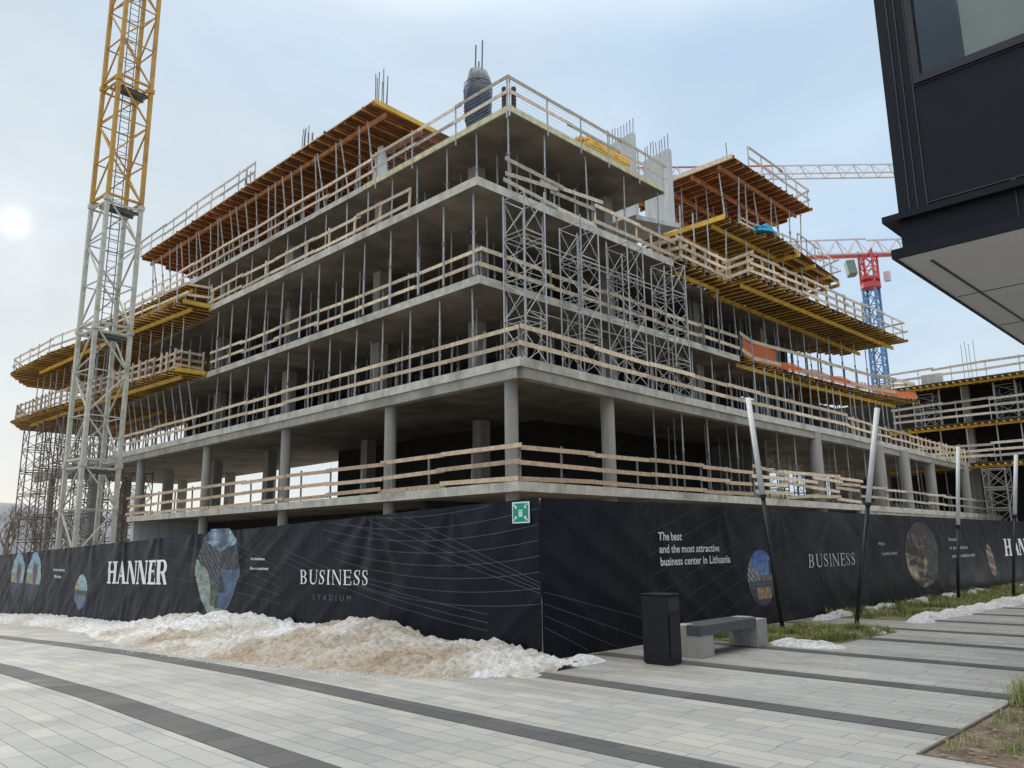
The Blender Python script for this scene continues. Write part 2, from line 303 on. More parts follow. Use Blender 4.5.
    ry = N(t, 'ShaderNodeMapRange'); ry.inputs[1].default_value = 3.5; ry.inputs[2].default_value = 7.5; ry.inputs[3].default_value = 0; ry.inputs[4].default_value = 1; L(s.outputs[1], ry.inputs[0])
    rm = N(t, 'ShaderNodeMath', operation='MULTIPLY'); L(rx.outputs[0], rm.inputs[0]); L(ry.outputs[0], rm.inputs[1])
    ra = N(t, 'ShaderNodeMath', operation='ADD'); L(n6.outputs[0], ra.inputs[0]); L(rm.outputs[0], ra.inputs[1])
    r6 = N(t, 'ShaderNodeMapRange'); r6.inputs[1].default_value = .60; r6.inputs[2].default_value = .92; r6.inputs[4].default_value = .75; L(ra.outputs[0], r6.inputs[0])
    mx6 = N(t, 'ShaderNodeMix', data_type='RGBA'); L(r6.outputs[0], mx6.inputs[0]); L(mx5.outputs[2], mx6.inputs[6]); mx6.inputs[7].default_value = (.22, .19, .15, 1) if c1[0] > .2 else (.12, .11, .10, 1)
    mx5 = mx6
    L(mx5.outputs[2], b.inputs['Base Color']); b.inputs['Specular IOR Level'].default_value = .18
    rr = N(t, 'ShaderNodeMapRange'); rr.inputs[1].default_value = .35; rr.inputs[2].default_value = .65; rr.inputs[3].default_value = .88; rr.inputs[4].default_value = .72; L(n5.outputs[0], rr.inputs[0]); rr.inputs[1].default_value = .52; rr.inputs[2].default_value = .68; rr.inputs[3].default_value = .85; rr.inputs[4].default_value = .6; L(rr.outputs[0], b.inputs['Roughness'])
    iv = N(t, 'ShaderNodeMath', operation='SUBTRACT'); iv.inputs[0].default_value = 1; L(br.outputs['Fac'], iv.inputs[1])
    bp = N(t, 'ShaderNodeBump'); bp.inputs['Strength'].default_value = .5; bp.inputs['Distance'].default_value = .006; L(iv.outputs[0], bp.inputs['Height']); L(bp.outputs[0], b.inputs['Normal'])
    return m
MT['pave'] = paverm('light_paving_slabs', (.35, .355, .345), (.43, .42, .39), (.17, .17, .16), .82, .21, .5, tint=(.76, .80, .83))
MT['paved'] = paverm('dark_paving_slabs', (.085, .088, .092), (.115, .115, .115), (.04, .04, .04), .62, .36, .5)
def snowm():
    m = bpy.data.materials.new('dirty_snow'); m.use_nodes = True; t = m.node_tree; b = t.nodes['Principled BSDF']; L = t.links.new
    g = N(t, 'ShaderNodeNewGeometry')
    n = N(t, 'ShaderNodeTexNoise'); n.inputs['Scale'].default_value = .9; n.inputs['Detail'].default_value = 7; n.inputs['Roughness'].default_value = .62; n.inputs['Distortion'].default_value = .6; L(g.outputs['Position'], n.inputs['Vector'])
    a = N(t, 'ShaderNodeVertexColor'); a.layer_name = 'Col'; sa = N(t, 'ShaderNodeSeparateColor'); L(a.outputs[0], sa.inputs[0])
    ad = N(t, 'ShaderNodeMath', operation='MULTIPLY_ADD'); L(sa.outputs[0], ad.inputs[0]); ad.inputs[1].default_value = .42; L(n.outputs[0], ad.inputs[2])
    cr_ = N(t, 'ShaderNodeValToRGB'); e = cr_.color_ramp.elements; e[0].position = .50; e[0].color = (.78, .79, .80, 1); e[1].position = 1.0; e[1].color = (.36, .27, .185, 1)
    x = e.new(.64); x.color = (.66, .635, .59, 1); x = e.new(.80); x.color = (.51, .455, .385, 1); L(ad.outputs[0], cr_.inputs[0])
    n4 = N(t, 'ShaderNodeTexNoise'); n4.inputs['Scale'].default_value = 14; n4.inputs['Detail'].default_value = 6; n4.inputs['Roughness'].default_value = .7; L(g.outputs['Position'], n4.inputs['Vector'])
    r4 = N(t, 'ShaderNodeMapRange'); r4.inputs[1].default_value = .35; r4.inputs[2].default_value = .62; r4.inputs[3].default_value = .62; r4.inputs[4].default_value = 1.08; L(n4.outputs[0], r4.inputs[0])
    s = N(t, 'ShaderNodeVectorMath', operation='SCALE'); L(cr_.outputs[0], s.inputs[0]); L(r4.outputs[0], s.inputs['Scale']); L(s.outputs[0], b.inputs['Base Color'])
    b.inputs['Roughness'].default_value = .75; b.inputs['Specular IOR Level'].default_value = .25
    n3 = N(t, 'ShaderNodeTexNoise'); n3.inputs['Scale'].default_value = 26; n3.inputs['Detail'].default_value = 6; n3.inputs['Roughness'].default_value = .7; L(g.outputs['Position'], n3.inputs['Vector'])
    bp = N(t, 'ShaderNodeBump'); bp.inputs['Strength'].default_value = .9; bp.inputs['Distance'].default_value = .04; L(n3.outputs[0], bp.inputs['Height']); L(bp.outputs[0], b.inputs['Normal'])
    return m
MT['snow'] = snowm()
# ---------------------------------------------------------------- ground
DP = [(-1e9, 0), (10, 0), (14, .07), (18, .2), (24, .42), (30, .64), (35, .84), (45, 1.05), (1e9, 1.05)]
def gz(y):
    for (a, p), (b, q) in zip(DP, DP[1:]):
        if y <= b:
            t = (y - a) / (b - a); t = t if b > 1e8 or a < -1e8 else t * 1.0
            return -(p + (q - p) * t)
    return -1.05
def sheet(name, xs, ys, dz, m, zf=None, **k):
    b = MB(); zf = zf or (lambda x, y: gz(y) + dz)
    for y in ys:
        for x in xs: b.v.append((x, y, zf(x, y)))
    nx = len(xs)
    for j in range(len(ys) - 1):
        for i in range(nx - 1):
            n = j * nx + i; b.f.append((n, n + 1, n + nx + 1, n + nx))
    return b.build(name, m, **k)
ys = [-3000, -400, -60, -20, -8, 0, 4, 8, 10, 12, 14, 16, 18, 20, 22, 24, 26, 28, 30, 32, 34, 36, 38, 40, 42, 45, 60, 90, 200, 700, 3000]
sheet('ground', [-3000, -400, -60, -20, 0, 20, 60, 120, 400, 3000], ys, -.02, MT['site'], kind='structure')
yp = [-8, -6, -4, -2, 0, 2, 4, 6, 8, 10, 12, 14, 16, 18, 20, 22, 24, 26, 28, 30, 32, 34, 36, 38, 40, 42, 45]
# the light paving stops at the planting bed (Y below 2.4, X above 6.8)
def strip(name, x0, x1, ya, yb, dz, m):
    yy = [ya] + [y for y in yp if ya < y < yb] + [yb]
    return sheet(name, [x0, x1], yy, dz, m, kind='structure')
strip('paving', -12, 6.78, -8, 45, 0, MT['pave'])
sheet('paving', [6.78, 8.62], [2.41] + [y for y in yp if y > 2.41], 0, MT['pave'], kind='structure')
sheet('paving', [8.62, 50], [2.41, 4, 6, 7.9], 0, MT['pave'], kind='structure')
STR = [-5.0, -2.9, -.75, 1.4]
for s in STR: strip('dark_paving_band', s - .36, s, -8, 45, .004, MT['paved'])
for s, e in ((3.60, 45), (5.55, 45)): strip('dark_paving_band', s - .36, s, -8, e, .004, MT['paved'])
for s in (7.9, 9.95, 12.08, 14.23, 16.08, 18.1, 20.2, 22.3, 24.4, 26.5, 28.6, 30.7, 32.8, 34.9, 37, 39.1, 41.2):
    strip('dark_paving_band', s - .34, s, 2.415, 40 if s < 8 else 7.9, .004, MT['paved'])
# planting bed
MB().prism([(6.80, 2.385), (60, 2.385), (60, -8), (6.80, -8)], -.05, -.012).build('soil_bed', MT['soil'], kind='structure')
MB().box((6.78, -8, -.05), (6.80, 2.41, .006)).box((6.80, 2.385, -.05), (60, 2.41, .006)).build('bed_edging', MT['kerb'], kind='structure')
# far hills
def hills():
    b = MB(); n = 160
    for i in range(n + 1):
        t = R(-60 + 150 * i / n + 20)           # around the view
        dx, dy = math.cos(t), math.sin(t)
        h = 42 + 14 * noise.noise((i * .045, 1.3, 0)) + 4 * noise.noise((i * .3, 4, 0))
        h *= (0.35 + .9 * max(0, min(1, (i / n - .52) * 4)))
        for r_, hh in ((650, -2), (760, h * .8), (900, h), (1200, -2)): b.v.append((dx * r_, dy * r_, hh))
    for i in range(n):
        for k in range(3):
            a = i * 4 + k; b.f.append((a, a + 4, a + 5, a + 1))
    return b.build('hills', MT['hill'], smooth=True, kind='structure')
hills()
# ---------------------------------------------------------------- building frame
H1, H2, H3, H4, H5, H6 = 3.65, 7.88, 11.48, 15.08, 18.7, 22.3
bld = empty('office_building', (19, 19, 0), label='unfinished grey concrete office building with open storeys and bare slab edges behind the black hoarding', cat='building')
def bp(name, mb, m, **k):
    mb.v = [(x - 19, y - 19, z_) for x, y, z_ in mb.v]
    return mb.build(name, m, bld, **k)
def slab(poly, top, th=.3, fascia=None, m=None):
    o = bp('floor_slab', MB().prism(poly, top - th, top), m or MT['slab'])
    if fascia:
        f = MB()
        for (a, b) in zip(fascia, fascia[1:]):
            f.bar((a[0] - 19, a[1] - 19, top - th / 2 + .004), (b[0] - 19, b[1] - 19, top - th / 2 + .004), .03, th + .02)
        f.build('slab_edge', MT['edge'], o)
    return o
# level 1
P1 = [(18.6, 52), (18.6, 18.1), (30, 18.15), (50, 18.3), (84, 19.2), (84, 30), (30.5, 30), (30.5, 52)]
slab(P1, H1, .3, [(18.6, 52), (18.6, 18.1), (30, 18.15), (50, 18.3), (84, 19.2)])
P2L = [(18.85, 74), (18.85, 18.2)]
P2R = [(27, 18.55), (36.8, 18.75), (47.3, 18.7), (62.6, 19.2), (84, 19.65)]
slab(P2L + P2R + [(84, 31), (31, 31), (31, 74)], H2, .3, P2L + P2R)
bm_ = MB()
E2 = P2L + P2R
def inset(p, d):      # shift a front polyline inwards (both faces)
    return [(x + (d if i < 2 else 0), y + (0 if i == 0 else d)) for i, (x, y) in enumerate(p)]
I2 = inset(E2, .22)
for a, b in zip(I2, I2[1:]): bm_.bar((a[0], a[1], H2 - .49), (b[0], b[1], H2 - .49), .36, .38)
bp('edge_beam', bm_, MT['conc'])
P3L = [(19.2, 56), (19.2, 20.6), (38.4, 20.6)]
slab(P3L + [(38.4, 21.4), (48, 21.6), (48, 31), (31, 31), (31, 56)], H3, .3, [(19.2, 43.3), (19.2, 20.6), (38.4, 20.6)])
P4L = [(18.65, 42.4), (18.65, 20.1), (31.6, 20.1)]
slab(P4L + [(31.6, 21.4), (52, 21.6), (52, 31), (31, 31), (31, 54), (19.4, 54), (19.4, 42.4)], H4, .32, P4L)
P5 = [(20.4, 49.5), (20.4, 20.1), (31.2, 20.1), (31.3, 31), (31, 50)]
s5 = slab([(20.4, 49.5), (20.4, 20.1), (31.2, 20.1), (31.3, 30), (31, 49.5)], H5, .26)
fe = MB()
for a, b in (((20.4, 30), (20.4, 20.1)), ((20.4, 20.1), (31.2, 20.1)), ((31.2, 20.1), (31.2, 29))):
    fe.bar((a[0] - 19, a[1] - 19, H5 - .1), (b[0] - 19, b[1] - 19, H5 - .1), .06, .26)
fe.build('edge_form', MT['plye'], s5)
fe = MB().bar((1.4, 30.5, H5 - .12), (1.4, 11, H5 - .12), .04, .28); fe.build('slab_edge', MT['edge'], s5)
# landing slab and core walls right of the top slab
bp('landing_slab', MB().prism([(31.4, 22.0), (34.0, 21.1), (34.3, 30), (31.4, 30)], 17.75, 18.0), MT['core'])
wl = bp('core_wall', MB().prism([(33.7, 21.35), (34.0, 21.35), (34.3, 23.2), (34.0, 23.2)], 18.0, 22.25), MT['core'])
wl2 = bp('core_wall', MB().prism([(33.7, 23.6), (34.0, 23.6), (34.3, 25.6), (34.0, 25.6)], 18.0, 24.1), MT['core'])
for w_, (ya, yb, zt) in ((wl, (21.45, 23.1, 22.25)), (wl2, (23.65, 25.5, 24.1))):
    k = 9
    for i in range(k):
        y = ya + (yb - ya) * i / (k - 1); x = 33.85 + .3 * i / k
        MB().bar((x - 19, y - 19, zt), (x - 19 + random.uniform(-.03, .03), y - 19 + random.uniform(-.03, .03), zt + .9 + random.uniform(-.1, .1)), .03).build('rebar', MT['rebar'], w_)
# dark internal walls
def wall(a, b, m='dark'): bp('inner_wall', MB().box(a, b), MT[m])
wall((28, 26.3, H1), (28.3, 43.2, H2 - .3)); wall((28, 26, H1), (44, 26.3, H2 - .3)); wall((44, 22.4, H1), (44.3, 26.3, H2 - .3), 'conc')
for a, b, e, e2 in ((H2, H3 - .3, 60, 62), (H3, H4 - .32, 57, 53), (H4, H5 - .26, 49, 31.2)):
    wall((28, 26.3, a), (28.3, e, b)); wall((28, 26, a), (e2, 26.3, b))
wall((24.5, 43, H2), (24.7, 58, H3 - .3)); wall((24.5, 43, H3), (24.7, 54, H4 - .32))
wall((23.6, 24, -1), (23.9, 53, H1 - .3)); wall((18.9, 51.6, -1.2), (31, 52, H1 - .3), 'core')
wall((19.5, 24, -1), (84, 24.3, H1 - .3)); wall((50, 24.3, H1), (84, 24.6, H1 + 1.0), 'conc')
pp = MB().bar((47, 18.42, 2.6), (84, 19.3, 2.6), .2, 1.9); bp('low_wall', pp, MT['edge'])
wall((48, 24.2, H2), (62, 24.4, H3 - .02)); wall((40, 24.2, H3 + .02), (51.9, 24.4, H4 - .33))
# columns, ground to level 1 to level 2
for i, y in enumerate((19.15, 26.1, 34.4, 42.9, 52.4, 61.2, 70.8)):
    bp('column', MB().tube((19.35, y, -1), (19.35, y, H2 - .3), .24, 20), MT['colm'], smooth=False)
for x in (24.5, 43.1, 52.3, 56.8, 64, 72.5, 79):
    yy = 18.95 if x < 60 else 19.6
    bp('column', MB().tube((x, yy, -1), (x, yy, H2 - .3), .27 if x < 30 else .36, 20), MT['colm'])
for x, y in ((26.2, 28.0), (26.2, 37.4), (24.6, 45.6), (24.6, 53), (24.6, 61), (24.6, 69.5), (29.5, 52.5), (29.5, 61), (29.5, 70), (52, 27), (60, 27), (68, 27), (76, 27)):
    bp('column', MB().box((x - .3, y - .3, -1), (x + .3, y + .3, H2 - .3)), MT['colm'])
for a, b in ((H2, H3 - .3), (H3, H4 - .32), (H4, H5 - .26)):
    for x, y in ((22.8, 24.6), (21.9, 30.5), (21.9, 38.9), (21.9, 47.3), (29.5, 22.6), (37.5, 22.8), (45.5, 23.0)):
        if a == H4 and x > 31: continue
        bp('column', MB().box((x - .28, y - .28, a), (x + .28, y + .28, b)), MT['colm'])
# ---------------------------------------------------------------- guard rails
def lerp(a, b, t): return Vector(a) + (Vector(b) - Vector(a)) * t
def guardrail(pts, label, heights=(.55, 1.1), step=1.8, wood='wood', post='galv', pw=.045, bw=.135, lean=0.0, maxb=4.2, over=.3, jit=.05, plow=0.0, wire=False):
    """pts: polyline (x, y, z) of the edge the rail stands on."""
    pts = [Vector(p) for p in pts]; o0 = pts[0]
    g = empty('guardrail', o0, label=label, cat='guardrail', group='timber guardrails along the slab and deck edges')
    L = [0]
    for a, b in zip(pts, pts[1:]): L.append(L[-1] + (b - a).length)
    def at(s):
        s = max(0, min(L[-1], s))
        for i in range(len(pts) - 1):
            if s <= L[i + 1] + 1e-6: return lerp(pts[i], pts[i + 1], (s - L[i]) / max(1e-6, L[i + 1] - L[i]))
        return pts[-1]
    n = max(1, min(90, round(L[-1] / step)))
    htop = max(heights) + .12
    for i in range(n + 1):
        p = at(L[-1] * i / n + (random.uniform(-.15, .15) if 0 < i < n else 0)) - o0; j = Vector((random.uniform(-.03, .03), random.uniform(-.03, .03), 0))
        MB().bar(p + Vector((0, 0, -plow)), p + j + Vector((0, 0, htop + random.uniform(-.04, .1))), pw).build('post', MT[post], g)
    for h in heights:
        for k in range(len(pts) - 1):
            seg = L[k + 1] - L[k]; m = max(1, math.ceil(seg / maxb)); dirv = (pts[k + 1] - pts[k]).normalized(); side = Vector((dirv.y, -dirv.x, 0)) * (pw / 2 + .018)
            for q in range(m):
                a = at(L[k] + seg * q / m) - o0 - dirv * random.uniform(0, over); b = at(L[k] + seg * (q + 1) / m) - o0 + dirv * random.uniform(0, over)
                if k + 1 < len(pts) - 1 or True: pass
                s_ = side * (1 if q % 2 else 1.9)
                MB().bar(a + s_ + Vector((0, 0, h + random.uniform(-jit, jit))), b + s_ + Vector((0, 0, h + random.uniform(-jit, jit))), .03, bw).build('rail_board', MT[wood], g)
    if wire:
        for k in range(len(pts) - 1):
            w_ = MB()
            for h in [i * .16 + .1 for i in range(7)]:
                w_.bar(pts[k] - o0 + Vector((0, 0, h)), pts[k + 1] - o0 + Vector((0, 0, h)), .007)
            w_.build('mesh_wires', MT['galv'], g)
    return g
guardrail([(18.68, 52, H1), (18.68, 18.2, H1)], 'three-board timber guardrail on the lowest slab along the left face', (.14, .62, 1.17), 2.3, 'woodr', 'galvd', .06, .15)
guardrail([(18.75, 18.18, H1), (30, 18.23, H1), (34.2, 18.25, H1)], 'reddish three-board guardrail on the lowest slab right of the corner column', (.14, .62, 1.17), 2.2, 'woodr', 'galvd', .06, .15)
guardrail([(34.6, 18.3, H1), (41, 18.35, H1), (47.2, 18.4, H1)], 'uneven timber guardrail behind the first two leaning poles on the lowest slab', (.25, .8, 1.35, 1.15), 1.5, 'wood', 'galvd', .06, .16, jit=.16, over=.8)
guardrail([(47.6, 18.45, H1), (60, 18.75, H1), (84, 19.3, H1)], 'timber guardrail over the pale low wall at the far right', (.5, 1.1), 2.0, 'woodb', 'galvd', .06, .14)
guardrail([(18.95, 73, H2), (18.95, 18.35, H2)], 'long timber guardrail on the second slab along the left face', (.52, 1.08), 1.7, 'wood', 'galvd', .055, .15, jit=.03)
guardrail([(19.0, 18.3, H2), (27, 18.65, H2), (36.8, 18.85, H2), (47.3, 18.8, H2)], 'timber guardrail in front of the scaffold tower feet on the second slab', (.52, 1.08), 1.7, 'wood', 'galvd', .055, .17, jit=.03)
guardrail([(47.5, 18.85, H2), (62.6, 19.35, H2), (83, 19.75, H2)], 'timber guardrail on the second slab running down to the far wing', (.45, .95), 1.0, 'wood', 'wood', .09, .14)
guardrail([(19.3, 43, H3), (19.3, 20.8, H3)], 'timber guardrail on the third slab along the left face', (.5, 1.05), 2.0, 'wood', 'galvd', .05, .14)
guardrail([(19.4, 20.7, H3), (38.4, 20.7, H3)], 'timber guardrail on the third slab behind the scaffold towers', (.5, 1.05), 2.0, 'wood', 'galvd', .05, .17)
guardrail([(18.75, 42.2, H4), (18.75, 24.3, H4)], 'short-posted timber guardrail on the fourth slab along the left face', (.2, .85), 1.9, 'wood', 'wood', .08, .14)
guardrail([(20.6, 20.25, H4), (25.6, 20.25, H4)], 'doubled loose rails at the corner of the fourth slab', (.25, .9, 1.25), 1.4, 'woodb', 'galvd', .06, .17, jit=.22, over=.9)
guardrail([(25.8, 20.25, H4), (31.6, 20.25, H4)], 'timber guardrail at the right end of the fourth slab under the top slab end', (.3, 1.05), 1.5, 'wood', 'wood', .08, .17, over=.5)
guardrail([(20.42, 61, H5), (20.42, 29, H5)], 'timber guardrail on the top slab under the tall red-brown formwork', (.5, 1.1), 1.7, 'wood', 'galv', .05, .14)
guardrail([(20.38, 29, H5), (20.38, 20.2, H5)], 'grey guardrail with wires by the dark wrapped column on the top slab', (.55, 1.18), 2.6, 'woodb', 'galv', .05, .15, plow=.5, wire=True)
guardrail([(20.4, 20.08, H5), (31.1, 20.08, H5)], 'grey guardrail with wires along the right edge of the top slab', (.55, 1.18), 2.3, 'woodb', 'galv', .05, .15, plow=.45, wire=True)
pr = empty('timber_post_pair', (20.45, 20.15, H5), label='pair of short upright dark timbers at the front corner of the top slab', cat='timber')
MB().box((-.02, .25, 0), (.12, .39, 1.0)).build('timber', MT['plyd'], pr); MB().box((.25, -.02, 0), (.39, .12, 1.0)).build('timber', MT['plyd'], pr)
# ---------------------------------------------------------------- formwork decks
def deck(outline, ztop, label, joist_dir, pitch=.5, beams=(), jm='joist', pm='ply', edge='beam', fr=True, th=.21, clip=None, bmat='beam'):
    """Table-form deck: plywood sheet over joists over main beams. outline in XY; joist_dir 'x' or 'y'."""
    o0 = Vector((outline[0][0], outline[0][1], ztop))
    d = empty('formwork_deck', o0, label=label, cat='formwork deck', group='timber formwork decks')
    loc = [(x - o0.x, y - o0.y) for x, y in outline]
    MB().prism(loc, -.025, 0).build('plywood_sheet', MT[pm], d)
    def span(c, ax):
        xs = []
        n = len(loc)
        for i in range(n):
            a, b = loc[i], loc[(i + 1) % n]
            if (a[ax] - c) * (b[ax] - c) < 0:
                t = (c - a[ax]) / (b[ax] - a[ax]); xs.append(a[1 - ax] + (b[1 - ax] - a[1 - ax]) * t)
        xs.sort(); return xs
    ax = 1 if joist_dir == 'x' else 0       # joists along x are stepped in y
    lo = min(p[ax] for p in loc); hi = max(p[ax] for p in loc)
    n = min(96, int((hi - lo) / pitch)); pitch = (hi - lo - .1) / n
    for i in range(n + 1):
        c = lo + .05 + pitch * i + (random.uniform(-.05, .05) if 0 < i < n else 0)
        xs = span(c, ax)
        for a, b in zip(xs[::2], xs[1::2]):
            e0, e1 = random.uniform(.0, .22), random.uniform(0, .2)
            zc = -.025 - .10
            p, q = (a - e0, b + e1)
            P = (Vector((p, c, zc)), Vector((q, c, zc))) if ax == 1 else (Vector((c, p, zc)), Vector((c, q, zc)))
            mb = MB().bar(P[0] + Vector((0, 0, -.08)), P[1] + Vector((0, 0, -.08)), .085, .04).bar(P[0] + Vector((0, 0, -.005)), P[1] + Vector((0, 0, -.005)), .03, .11).bar(P[0] + Vector((0, 0, .07)), P[1] + Vector((0, 0, .07)), .08, .04)
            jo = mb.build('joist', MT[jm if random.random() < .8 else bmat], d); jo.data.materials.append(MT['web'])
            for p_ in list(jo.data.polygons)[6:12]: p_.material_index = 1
    for (a, b) in beams:
        MB().bar((a[0] - o0.x, a[1] - o0.y, -.36), (b[0] - o0.x, b[1] - o0.y, -.36), .12, .22).build('main_beam', MT[bmat], d)
    return d
# left-hand decks
D4L = [(18.6, 42.2), (17.2, 42.3), (16.4, 53), (15.5, 60), (15.3, 69), (17.5, 73.5), (26, 74), (26, 54.2), (19.38, 54.2), (19.38, 42.5)]
deck(D4L, H4 + .05, 'yellow-edged formwork deck with curved end, upper of the two at the left end', 'x', .62, beams=[((17.8, 42.6), (17.0, 53)), ((17.0, 53), (16.5, 66)), ((22, 54.4), (22, 70))])
MB().bar((17.1, 42.18, H4 - .06), (18.7, 42.18, H4 - .06), .06, .22).build('edge_beam', MT['beam'], None)
bpy.data.objects['edge_beam.001' if 'edge_beam.001' in bpy.data.objects else 'edge_beam'].name = 'loose_beam'
tag(bpy.data.objects['loose_beam'], 'bright yellow beam across the right end of the upper left formwork deck', 'beam')
D3L = [(19.1, 43.4), (17.5, 43.4), (16.9, 54), (16.2, 62), (15.9, 69.5), (17.5, 73.5), (26, 74), (26, 56.2), (19.3, 56.2), (19.3, 44)]
deck(D3L, H3 + .05, 'yellow-edged formwork deck, lower of the two at the left end above the rusty towers', 'x', .62, beams=[((18.1, 44), (17.4, 54)), ((17.4, 54), (17.0, 69)), ((22, 56.5), (22, 71))])
MB().bar((17.4, 43.3, H3 - .06), (19.1, 43.3, H3 - .06), .06, .22).build('loose_beam', MT['beam'], None, label='bright yellow beam across the right end of the lower left formwork deck', cat='beam')
D5L = [(20.35, 49.6), (20.3, 56), (19.6, 64), (26, 66), (30.9, 60), (30.9, 49.6)]
deck(D5L, H5 + .03, 'pale-edged formwork deck at the left end of the top slab below the tall red-brown formwork', 'x', .55, beams=[((20.9, 50), (20.8, 62))], jm='joist')
L6L = [(19.8, 28.4), (19.8, 56.8), (24, 58.5), (29.8, 57), (29.8, 28.7)]
deck(L6L, H6, 'highest left formwork roof deck with red-brown underside', 'x', .8, jm='joistr', pm='ply',
     beams=[((20.6, 28.6), (20.6, 57)), ((22.8, 28.6), (22.8, 57)), ((25, 28.6), (25, 57)), ((27.4, 28.6), (27.4, 57)), ((29.4, 28.6), (29.4, 57))], bmat='joistr')
MB().bar((19.75, 28.3, H6 - .12), (23.6, 28.5, H6 - .12), .07, .24).build('loose_beam', MT['beam'], None, label='bright yellow beam at the right corner of the highest left formwork roof', cat='beam')
guardrail([(19.85, 57, H6), (19.85, 40.2, H6)], 'timber guardrail on top of the highest left formwork roof', (.55, 1.15), 1.9, 'woodb', 'galv', .05, .15)
MB().prism([(19.83, 28.5), (19.9, 28.5), (19.9, 57), (19.83, 57)], H6 + .005, H6 + .10).build('edge_board', MT['woodb'], None, label='long pale edge board along the highest left formwork roof', cat='board')
guardrail([(18.7, 42.3, H4 + .05), (17.25, 42.45, H4 + .05), (16.45, 53, H4 + .05), (15.55, 60, H4 + .05), (15.35, 69, H4 + .05), (17.5, 73.3, H4 + .05)], 'curving timber guardrail on the upper left formwork deck', (.45, 1.0), 2.2, 'wood', 'galv', .05, .14, maxb=5)
guardrail([(19.0, 43.5, H3 + .05), (17.6, 43.5, H3 + .05), (16.95, 54, H3 + .05), (16.25, 62, H3 + .05), (15.95, 69.3, H3 + .05), (17.5, 73.2, H3 + .05)], 'close-posted timber guardrail on the lower left formwork deck', (.2, .6, 1.0), .9, 'woodr', 'woodb', .09, .14)
# right-hand decks
D4R = [(31.7, 21.3), (32.0, 19.9), (36.7, 19.95), (36.4, 18.55), (45, 18.25), (56.8, 17.9), (57.2, 22.6), (52.2, 25), (52.2, 21.5)]
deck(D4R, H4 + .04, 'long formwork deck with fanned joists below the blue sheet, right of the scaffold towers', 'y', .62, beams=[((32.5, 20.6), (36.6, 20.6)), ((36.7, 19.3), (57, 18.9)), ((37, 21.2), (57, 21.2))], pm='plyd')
D3R = [(38.5, 21.3), (38.6, 20.5), (40.5, 20.9), (46, 20.55), (55.5, 19.9), (60.9, 18.9), (59.0, 22.6), (50, 26), (48.2, 26), (48.2, 21.5)]
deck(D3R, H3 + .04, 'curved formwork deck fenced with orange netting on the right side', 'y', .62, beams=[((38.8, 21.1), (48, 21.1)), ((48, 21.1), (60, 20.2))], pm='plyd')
D5R = [(35.6, 25), (36.2, 23.4), (36.3, 19.8), (40.1, 19.8), (40.6, 19.15), (43.6, 19.35), (43.6, 26)]
deck(D5R, H5 + .04, 'yellow formwork deck below the highest right formwork roof, left part with the blue sheet', 'y', .66, beams=[((36.4, 20.6), (43.5, 20.6)), ((36.6, 22.6), (43.5, 22.7))], pm='ply')
D5S = [(43.65, 19.3), (51.3, 19.9), (52.2, 23.1), (50.5, 25), (43.65, 25)]
deck(D5S, H5 - .02, 'yellow formwork deck below the highest right formwork roof, right end part with crosswise beams', 'x', .62, beams=[((43.9, 19.2), (43.9, 24.9)), ((46.5, 19.4), (46.5, 24.9)), ((49.2, 19.6), (49.2, 24.9)), ((51.3, 19.9), (51.9, 23.2))], pm='ply')
MB().bar((36.22, 19.7, H5 - .08), (36.22, 23.6, H5 - .08), .07, .26).build('loose_beam', MT['beam'], None, label='bright yellow beam on the left end of the deck below the highest right formwork roof', cat='beam')
D6R = [(36.9, 19.45), (46.8, 19.55), (48.2, 24), (46, 27), (36.9, 27)]
deck(D6R, H6, 'highest right formwork roof deck with dark red-brown underside', 'y', .7, jm='joistr', beams=[((37, 20.3), (46.6, 20.4)), ((37, 22), (47, 22)), ((37, 24), (47.5, 24)), ((37, 26), (46.5, 26))], pm='ply', bmat='joistr')
MB().bar((36.83, 19.35, H6 - .12), (36.83, 25.5, H6 - .12), .06, .26).build('loose_beam', MT['wood'], None, label='pale edge beam on the left side of the highest right formwork roof', cat='beam')
guardrail([(39, 19.5, H6), (46.8, 19.6, H6), (48.1, 24, H6)], 'grey guardrail on the highest right formwork roof', (.6, 1.2), 1.6, 'woodb', 'galv', .05, .15)
guardrail([(31.8, 21.2, H4 + .04), (32.05, 19.98, H4 + .04), (36.6, 20.03, H4 + .04), (36.35, 18.65, H4 + .04)], 'heavy stepped timber guardrail left of the zigzag corner of the long right deck', (.2, .65, 1.1), 1.2, 'wood', 'wood', .1, .17, over=.6)
guardrail([(36.4, 18.62, H4 + .04), (45, 18.32, H4 + .04), (50, 18.15, H4 + .04)], 'timber guardrail on the long right formwork deck below the blue sheet', (.2, .65, 1.1), 1.2, 'wood', 'wood', .09, .16)
guardrail([(50, 18.15, H4 + .04), (56.7, 18.0, H4 + .04), (57.1, 22.5, H4 + .04)], 'thin curved guardrail at the far end of the long right deck', (.6, 1.2), 1.5, 'woodb', 'galv', .05, .12)
guardrail([(38.6, 20.6, H3 + .04), (40.5, 21.0, H3 + .04), (46, 20.65, H3 + .04), (55.5, 20.0, H3 + .04), (60.8, 19.0, H3 + .04), (59.2, 22.4, H3 + .04)], 'timber guardrail carrying orange netting on the curved right deck', (1.25, .3), 1.6, 'wood', 'galvd', .06, .2)
guardrail([(44.5, 19.5, H5 + .04), (51.2, 19.98, H5 + .04), (52, 23, H5 + .04)], 'loose wire guardrail at the right end of the deck with the blue sheet', (.5, 1.1), 1.4, 'woodb', 'galv', .05, .1, jit=.2)
